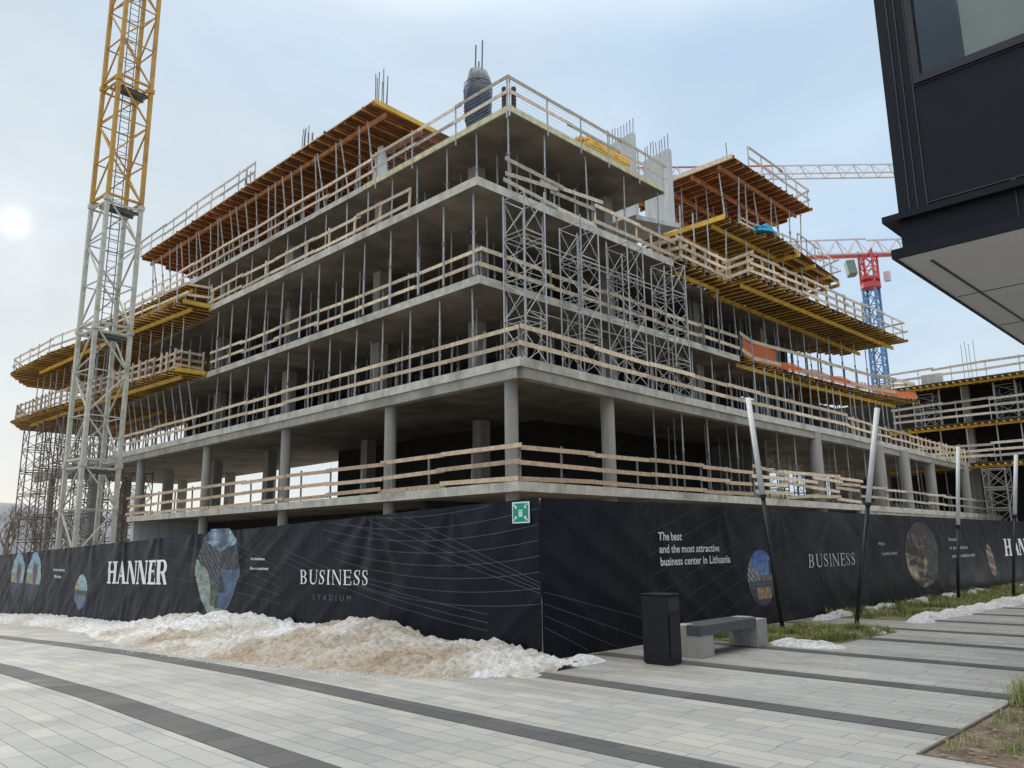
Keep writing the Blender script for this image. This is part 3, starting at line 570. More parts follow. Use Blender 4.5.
guardrail([(38.2, 19.9, H5 + .04), (40.1, 19.9, H5 + .04), (44, 19.4, H5 + .04)], 'pale guardrail just right of the bright yellow beam under the highest right roof', (.15, .5), 1.3, 'woodb', 'galv', .05, .12, jit=.1)
nb = MB()
npts = [(38.7, 20.52), (40.5, 20.92), (46, 20.57), (55.5, 19.92), (60.8, 18.92)]
for (a, b) in zip(npts, npts[1:]):
    k = max(2, int((b[0] - a[0]) / .5))
    for i in range(k):
        p = [(a[0] + (b[0] - a[0]) * t / k, a[1] + (b[1] - a[1]) * t / k - .02 * math.sin(3 * (i + t))) for t in (i, i + 1)]
        ht = 1.15 if p[0][0] < 43 else .55
        nb.quad((p[0][0], p[0][1], H3 + .1), (p[1][0], p[1][1], H3 + .1), (p[1][0], p[1][1], H3 + ht + .08 * math.sin(p[1][0] * 2)), (p[0][0], p[0][1], H3 + ht + .08 * math.sin(p[0][0] * 2)))
nb.build('safety_net', MT['net'], None, label='orange safety netting hung along the curved right deck edge', cat='netting')
# ---------------------------------------------------------------- shoring props
PM = {}
def prop_meshes(Ln, k):
    key = (round(Ln, 1), k)
    if key not in PM:
        L = key[0]; s = .52 * L
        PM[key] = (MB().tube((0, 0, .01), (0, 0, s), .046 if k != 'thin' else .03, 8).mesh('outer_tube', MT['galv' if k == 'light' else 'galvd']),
                   MB().tube((0, 0, s), (0, 0, L - .01), .036 if k != 'thin' else .024, 8).mesh('inner_tube', MT['galv']),
                   MB().tube((0, 0, s - .10), (0, 0, s + .06), .058, 8).bar((-.11, 0, s), (.11, 0, s), .02).mesh('collar', MT['galvd']),
                   MB().box((-.07, -.07, 0), (.07, .07, .012)).mesh('base_plate', MT['galvd']),
                   MB().box((-.07, -.07, L - .012), (.07, .07, L)).mesh('head_plate', MT['galvd']))
    return PM[key]
NP = [0]
def prop(p, q, label, group, k='light', parts=True):
    p = Vector(p); q = Vector(q); d_ = q - p
    e = empty('shoring_prop', p, label=label, cat='shoring prop', group=group); NP[0] += 1
    e.rotation_mode = 'QUATERNION'; e.rotation_quaternion = d_.to_track_quat('Z', 'Y')
    ms = prop_meshes(d_.length, k); L = round(d_.length, 1)
    for n_, m_ in zip(('outer_tube', 'inner_tube', 'collar', 'base_plate', 'head_plate'), ms):
        if not parts and n_.endswith('plate'): continue
        c = link(n_, m_, e); c.scale = (1, 1, d_.length / L)
    return e
def row(ptsA, n, za, zb, where, end, k='light', lean=(0, 0), jit=.15, skip=(), kl='grey steel shoring prop'):
    """n props along a polyline; where/end describe the row."""
    P = [Vector((a[0], a[1], 0)) for a in ptsA]; L = [0]
    for a, b in zip(P, P[1:]): L.append(L[-1] + (b - a).length)
    c = 0
    for i in range(n):
        s = L[-1] * i / max(1, n - 1) + random.uniform(-jit, jit); s = max(0, min(L[-1], s))
        for j in range(len(P) - 1):
            if s <= L[j + 1] + 1e-6: q = lerp(P[j], P[j + 1], (s - L[j]) / (L[j + 1] - L[j])); break
        if i in skip: continue
        j1, j2 = random.uniform(-.04, .04), random.uniform(-.04, .04)
        lz = random.uniform(-.5, .5) * lean[1]
        prop((q.x, q.y, za), (q.x + j1 + lean[0], q.y + j2 + lz, zb), 'steel prop %s, %s from %s' % (where, ORD[c], end), 'shoring props ' + where, k); c += 1
ROWS = 1
row([(19.55, 21.3), (19.55, 42.8)], 12, H2, H3 - .3, 'front row under third slab, left face', 'the corner')
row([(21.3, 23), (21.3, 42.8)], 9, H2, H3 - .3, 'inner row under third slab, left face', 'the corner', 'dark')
row([(21, 20.95), (38, 20.95)], 10, H2, H3 - .3, 'under third slab behind the towers', 'the corner', 'dark')
row([(19.05, 20.6), (19.05, 42)], 13, H3, H4 - .32, 'front row under fourth slab, left face', 'the corner')
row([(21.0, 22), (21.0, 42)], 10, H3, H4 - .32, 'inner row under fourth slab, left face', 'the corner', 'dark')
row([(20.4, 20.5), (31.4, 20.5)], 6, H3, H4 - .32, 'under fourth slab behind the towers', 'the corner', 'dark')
row([(20.65, 20.4), (20.65, 49)], 16, H4, H5 - .26, 'front row under top slab, left face', 'the corner')
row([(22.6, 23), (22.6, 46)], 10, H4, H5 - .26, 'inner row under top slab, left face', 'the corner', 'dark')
row([(22.7, 20.35), (30.9, 20.35)], 4, H4, H5 - .26, 'under the right edge of top slab', 'the corner', jit=.05)
row([(33.2, 20.6), (36, 20.6)], 3, H4 + .1, H5 - .1, 'between top slab and right roof deck', 'the corner', 'dark')
# leaning props below the tall left roof
row([(20.55, 29.4), (20.55, 56)], 27, H5, H6 - .5, 'leaning under the highest left roof', 'its right end', lean=(-.35, 1.0))
row([(22.7, 29.4), (22.7, 54)], 20, H5, H6 - .5, 'under highest left roof, second row', 'its right end', 'dark', lean=(0, .9))
row([(26, 32), (26, 54)], 8, H5, H6 - .5, 'under highest left roof, third row', 'its right end', 'dark', lean=(0, .8))
# left decks
row([(19.15, 44.2), (19.15, 71)], 24, H2, H3 - .47, 'under lower left deck, front row', 'its right end', 'light', lean=(-.6, 0))
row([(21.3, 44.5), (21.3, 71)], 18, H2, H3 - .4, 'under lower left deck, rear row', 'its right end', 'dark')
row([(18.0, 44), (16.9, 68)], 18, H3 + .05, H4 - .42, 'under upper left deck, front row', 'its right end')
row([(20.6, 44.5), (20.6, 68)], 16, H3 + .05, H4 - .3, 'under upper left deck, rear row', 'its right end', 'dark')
row([(20.6, 50.4), (20.6, 62)], 8, H4 + .05, H5 - .4, 'under left end of the top deck', 'its right end', 'dark')
# right decks
row([(39, 20.1), (47.3, 20.0), (59.8, 19.9)], 20, H2, H3 - .43, 'under the netted right deck, front row', 'its left end', lean=(0, .1))
row([(39.5, 23), (58, 23)], 14, H2, H3 - .3, 'under the netted right deck, rear row', 'its left end', 'dark')
row([(33, 20.5), (36.2, 20.5)], 3, H3 + .02, H4 - .3, 'under the zigzag deck corner', 'its left end', 'dark')
row([(37.2, 20.9), (46, 20.8), (56.4, 19.9)], 13, H3 + .04, H4 - .48, 'under long right deck, front row', 'its left end', lean=(0, .1))
row([(38, 23.5), (50, 23.5)], 6, H3 + .04, H4 - .3, 'under long right deck, rear row', 'its left end', 'dark')
row([(37, 20.3), (45, 20.0), (50.5, 20.4)], 7, H4 + .04, H5 - .45, 'under yellow right deck, front row', 'its left end', lean=(0, .4))
row([(37.4, 23), (46, 23)], 5, H4 + .04, H5 - .3, 'under yellow right deck, rear row', 'its left end', 'dark')
row([(37.3, 20.3), (46.4, 20.2)], 8, H5 + .04, H6 - .47, 'under highest right roof, front row', 'its left end', 'light', lean=(0, .5))
row([(37.6, 23.2), (46.6, 23.2)], 6, H5 + .04, H6 - .4, 'under highest right roof, rear row', 'its left end', 'dark')
# lowest storey
row([(28, 19.2), (41.5, 19.4)], 7, H1, H2 - .32, 'in lowest storey near the corner', 'the corner', 'dark', jit=.5)
row([(44.5, 19.3), (62, 19.8)], 9, H1, H2 - .32, 'in lowest storey behind leaning poles', 'the corner', 'dark', jit=.5)
mass = MB()
def mrow(xs, ys_, za, zb):
    for x in xs:
        for y in ys_:
            if random.random() < .12: continue
            px, py = x + random.uniform(-.3, .3), y + random.uniform(-.35, .35); lx_, ly_ = random.uniform(-.08, .08), random.uniform(-.1, .1)
            zm = za + (zb - za) * .52
            mass.tube((px, py, za + .01), (px + lx_ * .5, py + ly_ * .5, zm), .04, 6).tube((px + lx_ * .5, py + ly_ * .5, zm), (px + lx_, py + ly_, zb - .01), .03, 6).tube((px + lx_ * .5, py + ly_ * .5, zm - .08), (px + lx_ * .5, py + ly_ * .5, zm + .05), .06, 6)
fr_ = lambda a, b, st: [a + st * i for i in range(int((b - a) / st) + 1)]
for za, zb, ye, xe in ((H2, H3 - .3, 56, 47), (H3, H4 - .32, 53, 45), (H4, H5 - .26, 48, 31)):
    mrow((23.4, 25.6, 27.2), fr_(22.5, ye, 1.35), za, zb); mrow(fr_(28.5, xe, 1.3), (22.4, 24.2), za, zb)
mrow((24.2, 27.5), fr_(32, 55, 1.7), H5, H6 - .45); mrow((22.3, 24.6), fr_(57, 71, 1.6), H2, H3 - .4); mrow((22.5, 24.5), fr_(55, 70, 1.6), H3 + .1, H4 - .4)
mrow(fr_(38.5, 46.5, 1.3), (21.8, 24.8), H5 + .1, H6 - .45); mrow(fr_(38, 50.5, 1.4), (21.8,), H4 + .1, H5 - .4); mrow(fr_(30, 60, 2.6), (21.2, 23.4), H1, H2 - .32)
mrow(fr_(37.5, 56, 1.5), (22.0,), H3 + .1, H4 - .4); mrow(fr_(39, 61, 1.5), (21.6, 24.3), H2, H3 - .4)
mass.build('interior_shoring_props', MT['galv'], None, kind='stuff')
# ---------------------------------------------------------------- galvanised shoring towers on the second slab
def lattice_tower(x0, y0, z0, sx, sy, h, lift, label, group, m='galv', r=.023, name='shoring_tower', rnd=0):
    t = empty(name, (x0, y0, z0), label=label, cat='scaffold tower', group=group)
    C = [(0, 0), (sx, 0), (sx, sy), (0, sy)]
    for i, (a, b) in enumerate(C):
        MB().tube((a, b, 0), (a, b, h + (0, .25, -.15, .1)[(i + rnd) % 4]), r * 1.25, 8).build('standard', MT[m], t)
        MB().box((a - .08, b - .08, 0), (a + .08, b + .08, .015)).tube((a, b, 0), (a, b, .3), r * .8, 6).build('base_jack', MT['galvd'], t)
    n = max(1, round(h / lift)); dz = h / n
    for k in range(n):
        f = MB(); z0_, z1_ = k * dz + .12, (k + 1) * dz - .06
        for i in range(4):
            a, b = C[i], C[(i + 1) % 4]
            f.tube((*a, z0_), (*b, z0_), r * .8, 5).tube((*a, z1_), (*b, z1_), r * .8, 5)
            mx = ((a[0] + b[0]) / 2, (a[1] + b[1]) / 2)
            if i % 2 == k % 2:
                f.tube((*a, z0_), (*b, (z0_ + z1_) / 2), r * .7, 5).tube((*b, (z0_ + z1_) / 2), (*a, z1_), r * .7, 5)
            else:
                f.tube((*a, z0_), (*b, z1_), r * .7, 5).tube((*b, z0_), (*a, z1_), r * .7, 5)
        f.build('brace_frame', MT[m], t)
    return t
TW = [(19.75, 'nearest the building corner'), (22.95, 'second from the building corner'), (26.0, 'third from the building corner'), (29.3, 'farthest from the building corner')]
for i, (x, wh) in enumerate(TW):
    lattice_tower(x, 18.75, H2, 1.1, 1.1, 6.3 + (.25 if i == 0 else 0), 1.55, 'galvanised steel shoring tower standing on the second slab, ' + wh, 'galvanised shoring towers', rnd=i)
hz_ = empty('tube_tie', (20.5, 18.9, H2 + 4.9), label='long horizontal steel tubes tying the four galvanised towers together', cat='scaffold tube')
for dz in (0, .2, -2.6): MB().tube((0, .6, dz), (9.6, .6, dz + .05), .024, 6).build('tube', MT['galv'], hz_)
# rusty towers at far left
names = ['outermost', 'second', 'third', 'fourth', 'fifth', 'sixth', 'seventh', 'eighth']
q = 0
for (x, y, h) in ((16.6, 67.5, 11.9), (16.5, 63.6, 11.9), (16.7, 59.8, 11.9), (16.9, 56.0, 11.9), (20.6, 66, 8.0), (20.4, 62, 8.0), (20.6, 57.5, 8.0), (24.5, 69, 8)):
    lattice_tower(x, y, -1.03, 1.5, 1.5, h, 1.6, 'rusty lattice shoring tower under the left end of the building, %s from left' % names[q], 'rusty shoring towers at the left end', 'rust', .035, rnd=q); q += 1
# clutter inside the lowest storey, right
cl = empty('shoring_stack', (37, 19.6, H1), label='stack of pale timber beams and steel frames behind the first leaning pole', cat='material stack')
for i in range(9):
    z_ = .12 + .12 * (i // 3); MB().bar((random.uniform(-.2, .2), .3 * (i % 3), z_), (3.6, .3 * (i % 3) + random.uniform(-.1, .1), z_), .1, .1).build('beam', MT['wood'], cl)
for j, (x, y) in enumerate(((46.5, 23), (54, 24), (62, 25))):
    lattice_tower(x, y, H1, 1.5, 1.5, 3.6, 1.2, 'galvanised lattice frame inside the lowest storey behind the rail, %s from the left' % ORD[j], 'frames inside the lowest storey', 'galvd', .03)
# ---------------------------------------------------------------- rebar, wraps, timber packs on the roofs
def rebar(x, y, z0, h, n, label, spread=.28):
    c = empty('rebar_cluster', (x, y, z0), label=label, cat='rebar', group='column starter bars')
    for i in range(n):
        a = 2 * math.pi * i / n; px, py = spread * math.cos(a), spread * math.sin(a)
        MB().bar((px, py, 0), (px + random.uniform(-.06, .06), py + random.uniform(-.06, .06), h + random.uniform(-.3, .15)), .032).build('bar', MT['rebar'], c)
rebar(20.6, 29.0, H6, 2.0, 7, 'cluster of starter bars at the right end of the highest left roof')
rebar(20.6, 35.8, H6, 1.9, 7, 'cluster of starter bars midway along the highest left roof')
rebar(20.6, 42.3, H6, 1.7, 7, 'cluster of starter bars beside the rail end on the highest left roof')
rebar(37.3, 19.9, H6, 1.0, 1, 'single starter bar at the corner of the highest right roof', .02)
wc = empty('wrapped_column_cage', (21.7, 23.3, H5), label='rebar column cage wrapped in shiny dark blue plastic on the top slab corner', cat='wrapped rebar')
b = MB(); prof = [(0, .40), (.3, .43), (.75, .44), (1.1, .52), (1.5, .56), (2.0, .54), (2.45, .46), (2.75, .33), (2.86, .12), (2.88, .0)]
ns = 40
for z_, r_ in prof:
    for i in range(ns):
        a = 2 * math.pi * i / ns; rr = r_ * (1 + .28 * noise.noise((math.cos(a) * 2, math.sin(a) * 2, z_ * 1.5)) + .05 * noise.noise((math.cos(a) * 6, math.sin(a) * 6, z_ * 4)))
        b.v.append((rr * math.cos(a) * 1.0, rr * math.sin(a) * .95, z_))
for j in range(len(prof) - 1):
    for i in range(ns): b.f.append((j * ns + i, j * ns + (i + 1) % ns, (j + 1) * ns + (i + 1) % ns, (j + 1) * ns + i))
b.build('plastic_wrap', MT['tarp'], wc, smooth=True); wc.scale = (1.12, 1.12, 1.3)
for z_ in (1.05, 2.2):
    t_ = MB()
    for i in range(24):
        a0, a1 = 2 * math.pi * i / 24, 2 * math.pi * (i + 1) / 24; rr = .49 if z_ < 1 else .58 if z_ < 2.1 else .55
        t_.bar((rr * math.cos(a0), rr * math.sin(a0), z_), (rr * math.cos(a1), rr * math.sin(a1), z_ + .02), .02)
    t_.build('tie_strap', MT['black'], wc)
for (x, y, h) in ((-.1, .05, 3.75), (.12, -.1, 3.95), (.2, .2, 3.3)): MB().bar((x, y, 2.5), (x + .03, y - .02, h), .04).build('bar', MT['rebar'], wc)
tp = empty('timber_pack', (25.8, 20.6, H5 + .1), label='pack of yellow formwork beams stacked on the right edge of the top slab', cat='timber pack')
for i in range(5):
    for j in range(4):
        MB().bar((random.uniform(-.25, .15), j * .2, .12 + i * .17), (3.1 + random.uniform(-.3, .3), j * .2 + .05, .12 + i * .17), .1, .15).build('beam', MT['beam'], tp)
for x in (.5, 2.4): MB().box((x, -.1, -.09), (x + .1, .8, .03)).build('bearer', MT['woodb'], tp)
def lump(name, c, sz, m, label, cat, seed=0, amp=.25):
    me = bpy.data.meshes.new(name); bm = bmesh.new(); bmesh.ops.create_icosphere(bm, subdivisions=4, radius=1)
    for v in bm.verts:
        n_ = noise.fractal(v.co * 1.6 + Vector((seed, 0, 0)), 1.0, 2.0, 4)
        v.co *= 1 + amp * n_; v.co.z = max(v.co.z, -.25); v.co = Vector((v.co.x * sz[0], v.co.y * sz[1], v.co.z * sz[2]))
    bm.to_mesh(me); bm.free(); me.materials.append(m)
    for p_ in me.polygons: p_.use_smooth = True
    return link(name, me, None, c, label=label, cat=cat)
lump('plastic_sheet', (40.7, 19.7, H5 + .2), (1.1, .5, .42), MT['tarpb'], 'crumpled bright blue sheet on the deck below the highest right roof', 'sheet', 3, .35)
lump('wrapped_bundle', (21.6, 30.3, H5 + .6), (.36, .36, 2.0), MT['tarpw'], 'tall white plastic-wrapped bundle under the right end of the highest left roof', 'wrapped bundle', 8, .15)
# ---------------------------------------------------------------- far wing at right
fw = empty('far_wing', (74.5, 0, 0), label='far wing of the site with yellow-edged formwork floors and a dark open interior at right', cat='building')
def fp(name, mb, m):
    mb.v = [(x - 74.5, y, z_) for x, y, z_ in mb.v]; return mb.build(name, m, fw)
for zt, xo in ((H2, 73.9), (H3, 75.3), (H4, 74.4)):
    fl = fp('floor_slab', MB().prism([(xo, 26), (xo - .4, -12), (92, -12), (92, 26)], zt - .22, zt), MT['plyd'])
    e = MB().bar((xo - .03 - 74.5, 26, zt - .11), (xo - .43 - 74.5, -12, zt - .11), .05, .2); e.build('edge_board', MT['plyd'], fl)
    e = MB().bar((xo + .3 - 74.5, 26, zt - .36), (xo - .1 - 74.5, -12, zt - .36), .12, .22); e.build('main_beam', MT['beam'], fl)
    e = MB()
    for i in range(70): e.bar((xo - .55 - 74.5, 25.8 - i * .53, zt - .27), (xo + 1.6 - 74.5, 25.8 - i * .53, zt - .27), .07, .12)
    e.build('joist_ends', MT['beam'], fl)
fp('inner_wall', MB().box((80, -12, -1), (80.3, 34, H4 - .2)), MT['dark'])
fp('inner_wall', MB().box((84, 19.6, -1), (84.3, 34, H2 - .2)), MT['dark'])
for y in (20, 13, 6, -1): fp('column', MB().box((77, y - .3, -1), (77.6, y + .3, H4 - .2)), MT['colm'])
wn_ = {H2: 'lowest', H3: 'middle', H4: 'top'}
for zt, xo, hs in ((H2, 74.0, (.5, 1.0, 1.45)), (H3, 75.3, (.6, 1.15, 1.8)), (H4, 74.5, (.65, 1.25))):
    guardrail([(xo + .1, 25.5, zt), (xo - .25, -6, zt)], 'guardrail on the %s floor edge of the far wing at right' % wn_[zt], hs, 2.6, 'woodb', 'galv', .06, .2, jit=.08)
for za, zb, wz in ((H1 - 4.6, H2 - .4, 'lowest'), (H2, H3 - .4, 'middle'), (H3, H4 - .4, 'top')):
    for i in range(11):
        y = 24 - i * 2.1 + random.uniform(-.3, .3)
        e_ = MB().tube((0, 0, 0), (0, 0, zb - za), .055, 6).build('shoring_prop', MT['galv'], None, loc=(75.6, y, za), label='thin prop under the %s floor of the far wing, %s from its left' % (wz, ORD[i]), cat='shoring prop', group='props in the far wing')
for j, y in enumerate((22.3, 15.8)):
    lattice_tower(75.9, y, H3, 1.6, 1.6, 3.0, 1.5, 'lattice frame on the middle floor of the far wing, %s from the left' % ORD[j], 'frames in the far wing', 'galv', .035)
lattice_tower(72.2, 16.6, -1, 1.6, 1.6, 8.2, 1.6, 'steel lattice tower standing in front of the far wing below its lowest floor', 'frames in the far wing', 'galvd', .04)
rebar(76.5, 19.2, H4, 3.6, 4, 'tall starter bars on the roof of the far wing', .5)
MB().box((0, 0, 0), (.8, 1.6, .95)).build('site_box', MT['core'], None, loc=(75.0, 21.2, H4 + .01), label='pale box behind the rail on the roof of the far wing', cat='box')
bevel(bpy.data.objects['site_box'], .03)
# ---------------------------------------------------------------- tower crane (near, left)
def mast(root, w_, z0, secs, L_, mat_of, chord=.16, br=.06):
    h = w_ / 2; C = [(-h, -h), (h, -h), (h, h), (-h, h)]
    for k in range(secs):
        za, zb = z0 + k * L_, z0 + (k + 1) * L_; m_ = MT[mat_of(k)]
        s = empty('mast_section', (0, 0, za)); s.parent = root
        for (x, y) in C:
            MB().box((x - chord / 2, y - chord / 2, 0), (x + chord / 2, y + chord / 2, L_)).box((x - chord * .75, y - chord * .75, L_ - .22), (x + chord * .75, y + chord * .75, L_ - .02)).build('corner_post', m_, s)
        b = MB(); n = 3; dz = L_ / n
        for i in range(4):
            p, q = C[i], C[(i + 1) % 4]
            b.bar((*p, .1), (*q, .1), br * 1.6); b.bar((*p, L_ - .25), (*q, L_ - .25), br * 1.3)
            for j in range(n):
                a_, b_ = (p, q) if (j + i) % 2 else (q, p)
                b.bar((*a_, j * dz + .1), (*b_, (j + 1) * dz - .05), br)
                if j: b.bar((*p, j * dz), (*q, j * dz), br * .8)
        b.build('lattice', m_, s)
        b = MB(); lx, ly = -.28, -.2
        for dx in (0, .4): b.bar((lx + dx, ly, 0), (lx + dx, ly, L_), .035)
        for j in range(int(L_ / .3)): b.bar((lx, ly, j * .3 + .1), (lx + .4, ly, j * .3 + .1), .022)
        for j in range(int(L_ / 1.1)):
            pr_ = [(lx - .1 + .35 * (1 - math.cos(t)) , ly + .6 * math.sin(t)) for t in [math.pi * i / 6 for i in range(7)]]
            for p, q in zip(pr_, pr_[1:]): b.bar((*p, j * 1.1 + .4), (*q, j * 1.1 + .4), .02)
        b.build('ladder', MT['cgrey'], s)
        if k % 1 == 0:
            MB().box((-h + .1, -h + .1, L_ - .34), (h - .1, .05, L_ - .30)).bar((-h, -.05, L_ - .38), (h, -.05, L_ - .38), .1).bar((-h, -h + .2, L_ - .38), (h, -h + .2, L_ - .38), .08).build('platform', MT['cgrey'], s)
cx, cy = 11.36, 36.15
cr1 = empty('tower_crane', (cx, cy, -1.0), R(7), label='near tower crane mast, cream below and yellow above, left of the building', cat='crane')
mast(cr1, 1.5, .4, 6, 5.83, lambda k: 'ccream' if k < 3 else 'cyel')
mast_n = 6
# the mast goes on to its jib above the picture
for k in range(0):
    pass
top = empty('mast_head', (0, 0, .4 + 6 * 5.83)); top.parent = cr1
mast_top = MB()
h = .75
for (x, y) in ((-h, -h), (h, -h), (h, h), (-h, h)): mast_top.box((x - .08, y - .08, 0), (x + .08, y + .08, 9))
for j in range(5):
    for (p, q) in (((-h, -h), (h, -h)), ((h, -h), (h, h)), ((h, h), (-h, h)), ((-h, h), (-h, -h))): mast_top.bar((*p, j * 1.8), (*q, j * 1.8 + 1.8), .07)
mast_top.build('upper_mast', MT['cgrey'], top)
jb = MB()
for (y, z_) in ((-.6, 9), (.6, 9), (0, 10.2)): jb.bar((14, y, z_), (-48, y, z_), .12)
for i in range(31):
    x = 12 - i * 2
    jb.bar((x, -.6, 9), (x + 1, 0, 10.2), .06).bar((x + 1, 0, 10.2), (x + 2, -.6, 9), .06).bar((x, .6, 9), (x + 1, 0, 10.2), .06).bar((x + 1, 0, 10.2), (x + 2, .6, 9), .06).bar((x, -.6, 9), (x, .6, 9), .06)
jb.build('jib', MT['cyel'], top)
MB().box((14, -.9, 7.2), (11.5, .9, 9)).build('counterweight', MT['conc'], top)
MB().box((1.0, -1.9, 7.2), (2.4, -.7, 9.2)).build('cabin', MT['cyel'], top)
MB().box((-1.6, -1.6, -1.0 + .7), (1.6, 1.6, .3 + .2)).build('foundation_block', MT['conc'], cr1)
# ---------------------------------------------------------------- far cranes
def jib_tri(b, a, c, w_, hgt, n, th):
    a = Vector(a); c = Vector(c); d_ = (c - a).normalized(); s = Vector((-d_.y, d_.x, 0)).normalized() * w_ / 2; u_ = Vector((0, 0, hgt))
    b.bar(a + s, c + s, th).bar(a - s, c - s, th).bar(a + u_, c + u_, th)
    for i in range(n):
        p, q = lerp(a, c, i / n), lerp(a, c, (i + 1) / n); m_ = (p + q) / 2 + u_
        for e in (s, -s): b.bar(p + e, m_, th * .6).bar(m_, q + e, th * .6)
        b.bar(p + s, p - s, th * .6)
    return b
c2x, c2y = 91.5, 32.0
cr2 = empty('tower_crane', (c2x, c2y, -1), label='distant crane with blue mast and red head beside the black building', cat='crane')
def simple_mast(root, w_, z0, z1, m_, step=2.2, name='mast'):
    b = MB(); h = w_ / 2; C = [(-h, -h), (h, -h), (h, h), (-h, h)]
    for x, y in C: b.box((x - .1, y - .1, z0), (x + .1, y + .1, z1))
    n = int((z1 - z0) / step); dz = (z1 - z0) / n
    for j in range(n):
        for i in range(4):
            p, q = C[i], C[(i + 1) % 4]; b.bar((*p, z0 + j * dz), (*q, z0 + (j + 1) * dz), .09); b.bar((*q, z0 + j * dz), (*p, z0 + (j + 1) * dz), .09); b.bar((*p, z0 + j * dz), (*q, z0 + j * dz), .09)
    b.build(name, MT[m_], root)
simple_mast(cr2, 1.35, 0, 31.2, 'cblue')
simple_mast(cr2, 1.5, 31.6, 35.6, 'cred', 1.4, 'slewing_head')
MB().tube((0, 0, 31.1), (0, 0, 31.7), 1.1, 16).tube((0, 0, 32.1), (0, 0, 32.4), 1.05, 16).build('slew_ring', MT['cred'], cr2)
jd = Vector((-.65, .76, 0)).normalized()       # towards the left of the picture
b = jib_tri(MB(), Vector((0, 0, 35.2)), jd * 34 + Vector((0, 0, 35.2)), 1.3, 2.0, 15, .16); b.build('jib', MT['cwhite'], cr2)
b = MB().bar(-jd * 9 + Vector((0, 0, 35.15)), jd * 14 + Vector((0, 0, 35.15)), .3); b.build('jib_chord', MT['cred'], cr2)
b = jib_tri(MB(), Vector((0, 0, 35.2)), -jd * 14 + Vector((0, 0, 35.2)), 1.3, 1.8, 6, .16); b.build('counter_jib', MT['cwhite'], cr2)
MB().box((-14 * jd.x - 1, -14 * jd.y - 1, 33.2), (-14 * jd.x + 1, -14 * jd.y + 1, 35.6)).build('counterweight', MT['conc'], cr2)
cb_ = MB().box((-.6, -.5, 0), (.5, .5, 1.9)); o = cb_.build('cabin', MT['cgreen'], cr2, loc=(jd.x * 1.9, jd.y * 1.9, 32.7)); o.rotation_euler = (R(-6), R(8), .7); bevel(o, .15)
MB().box((-1.1, -.3, 0), (-.5, .3, 1.1)).build('cabinet', MT['cwhite'], cr2, loc=(-jd.x * 1.2 + .8, -jd.y * 2.2, 31.8))
c3x, c3y = 105.7, 11.6
cr3 = empty('tower_crane', (c3x, c3y, -1), label='distant crane with long pale red jib above the right formwork roofs', cat='crane')
simple_mast(cr3, 1.8, 0, 43.2, 'cwhite')
jd = Vector((-.70, .715, 0)); jd.normalize()
jib_tri(MB(), Vector((0, 0, 43.2)), jd * 56 + Vector((0, 0, 43.2)), 1.3, 1.3, 28, .13).build('jib', MT['cwhite'], cr3)
MB().bar(jd * 36 + Vector((0, 0, 44.5)), jd * 56 + Vector((0, 0, 44.5)), .15).build('jib_top_chord', MT['cred'], cr3)
jib_tri(MB(), Vector((0, 0, 43.2)), -jd * 14 + Vector((0, 0, 43.2)), 1.5, 1.5, 6, .17).build('counter_jib', MT['cred'], cr3)
MB().box((-1, -.8, 40.7), (1, .8, 42.9)).build('cabin', MT['cgreen'], cr3)
# ---------------------------------------------------------------- black building, top right
bb = empty('black_building', (9.9, 2.9, 0), label='black panelled building overhanging at the top right with a pale soffit', cat='building')
def bq(name, mb, m, parent=None):
    mb.v = [(x - 9.9, y - 2.9, z_) for x, y, z_ in mb.v]; return mb.build(name, m, parent or bb)
X0 = 9.9
bq('soffit', MB().box((X0 + .03, -9, 5.0), (30, 3.13, 5.04)), MT['soff'])
sj = MB()
sj.bar((10.3, 2.85, 4.995), (30, 2.4, 4.995), .03, .014)
bq('soffit_joint', sj, MT['black'])
sj = MB()
for x in (12.2, 14.4, 16.6, 18.8): sj.box((x, -9, 4.993), (x + .012, 3.1, 5.003))
bq('soffit_joint', sj, MT['facl'])
bq('lower_fascia', MB().box((X0 - .03, -9, 4.98), (30, 3.17, 5.10)), MT['fac']) if False else None
bq('lower_fascia', MB().box((X0 - .03, -9, 4.985), (X0 + .03, 3.17, 5.10)).box((X0 + .03, 3.13, 4.985), (30, 3.17, 5.10)), MT['fac'])
bq('wall', MB().box((X0 + .06, -9, 5.05), (30, 3.06, 7.15)).box((X0 + .06, 2.68, 7.15), (30, 3.06, 16)), MT['fac'])
bq('wall', MB().box((X0 + .06, -9, 9.8), (X0 + .4, 2.68, 16)), MT['fac'])
bq('ledge', MB().box((X0 - .05, -9, 5.46), (30, 3.23, 5.54)), MT['fac'])
tr_ = MB()
for y in (2.92, 2.83, 2.72): tr_.box((X0 + .045, y - .006, 5.55), (X0 + .06, y + .006, 16))
tr_.box((X0 + .045, -9, 5.60), (X0 + .06, 2.72, 5.612)).box((X0 + .045, -9, 7.15), (X0 + .058, 2.72, 7.16))
bq('panel_joint', tr_, MT['facl'])
bq('panel_joint', MB().box((X0 + .04, 1.80, 5.05), (X0 + .062, 1.815, 5.46)).box((X0 + .03, 1.78, 5.52), (X0 + .062, 1.84, 5.60)), MT['black'])
win = bq('window', MB().box((X0 + .02, -9, 7.17), (X0 + .16, 2.70, 7.27)).box((X0 + .02, 2.62, 7.27), (X0 + .16, 2.70, 9.8)).box((X0 + .02, -9, 9.7), (X0 + .16, 2.62, 9.8)).box((X0 + .02, -1.5, 7.27), (X0 + .16, -1.4, 9.7)), MT['black'])
g_ = MB().box((X0 + .08, -9, 7.27), (X0 + .095, 2.62, 9.7)); g_.v = [(x - 9.9, y - 2.9, z_) for x, y, z_ in g_.v]; g_.build('pane', MT['glass'], win)
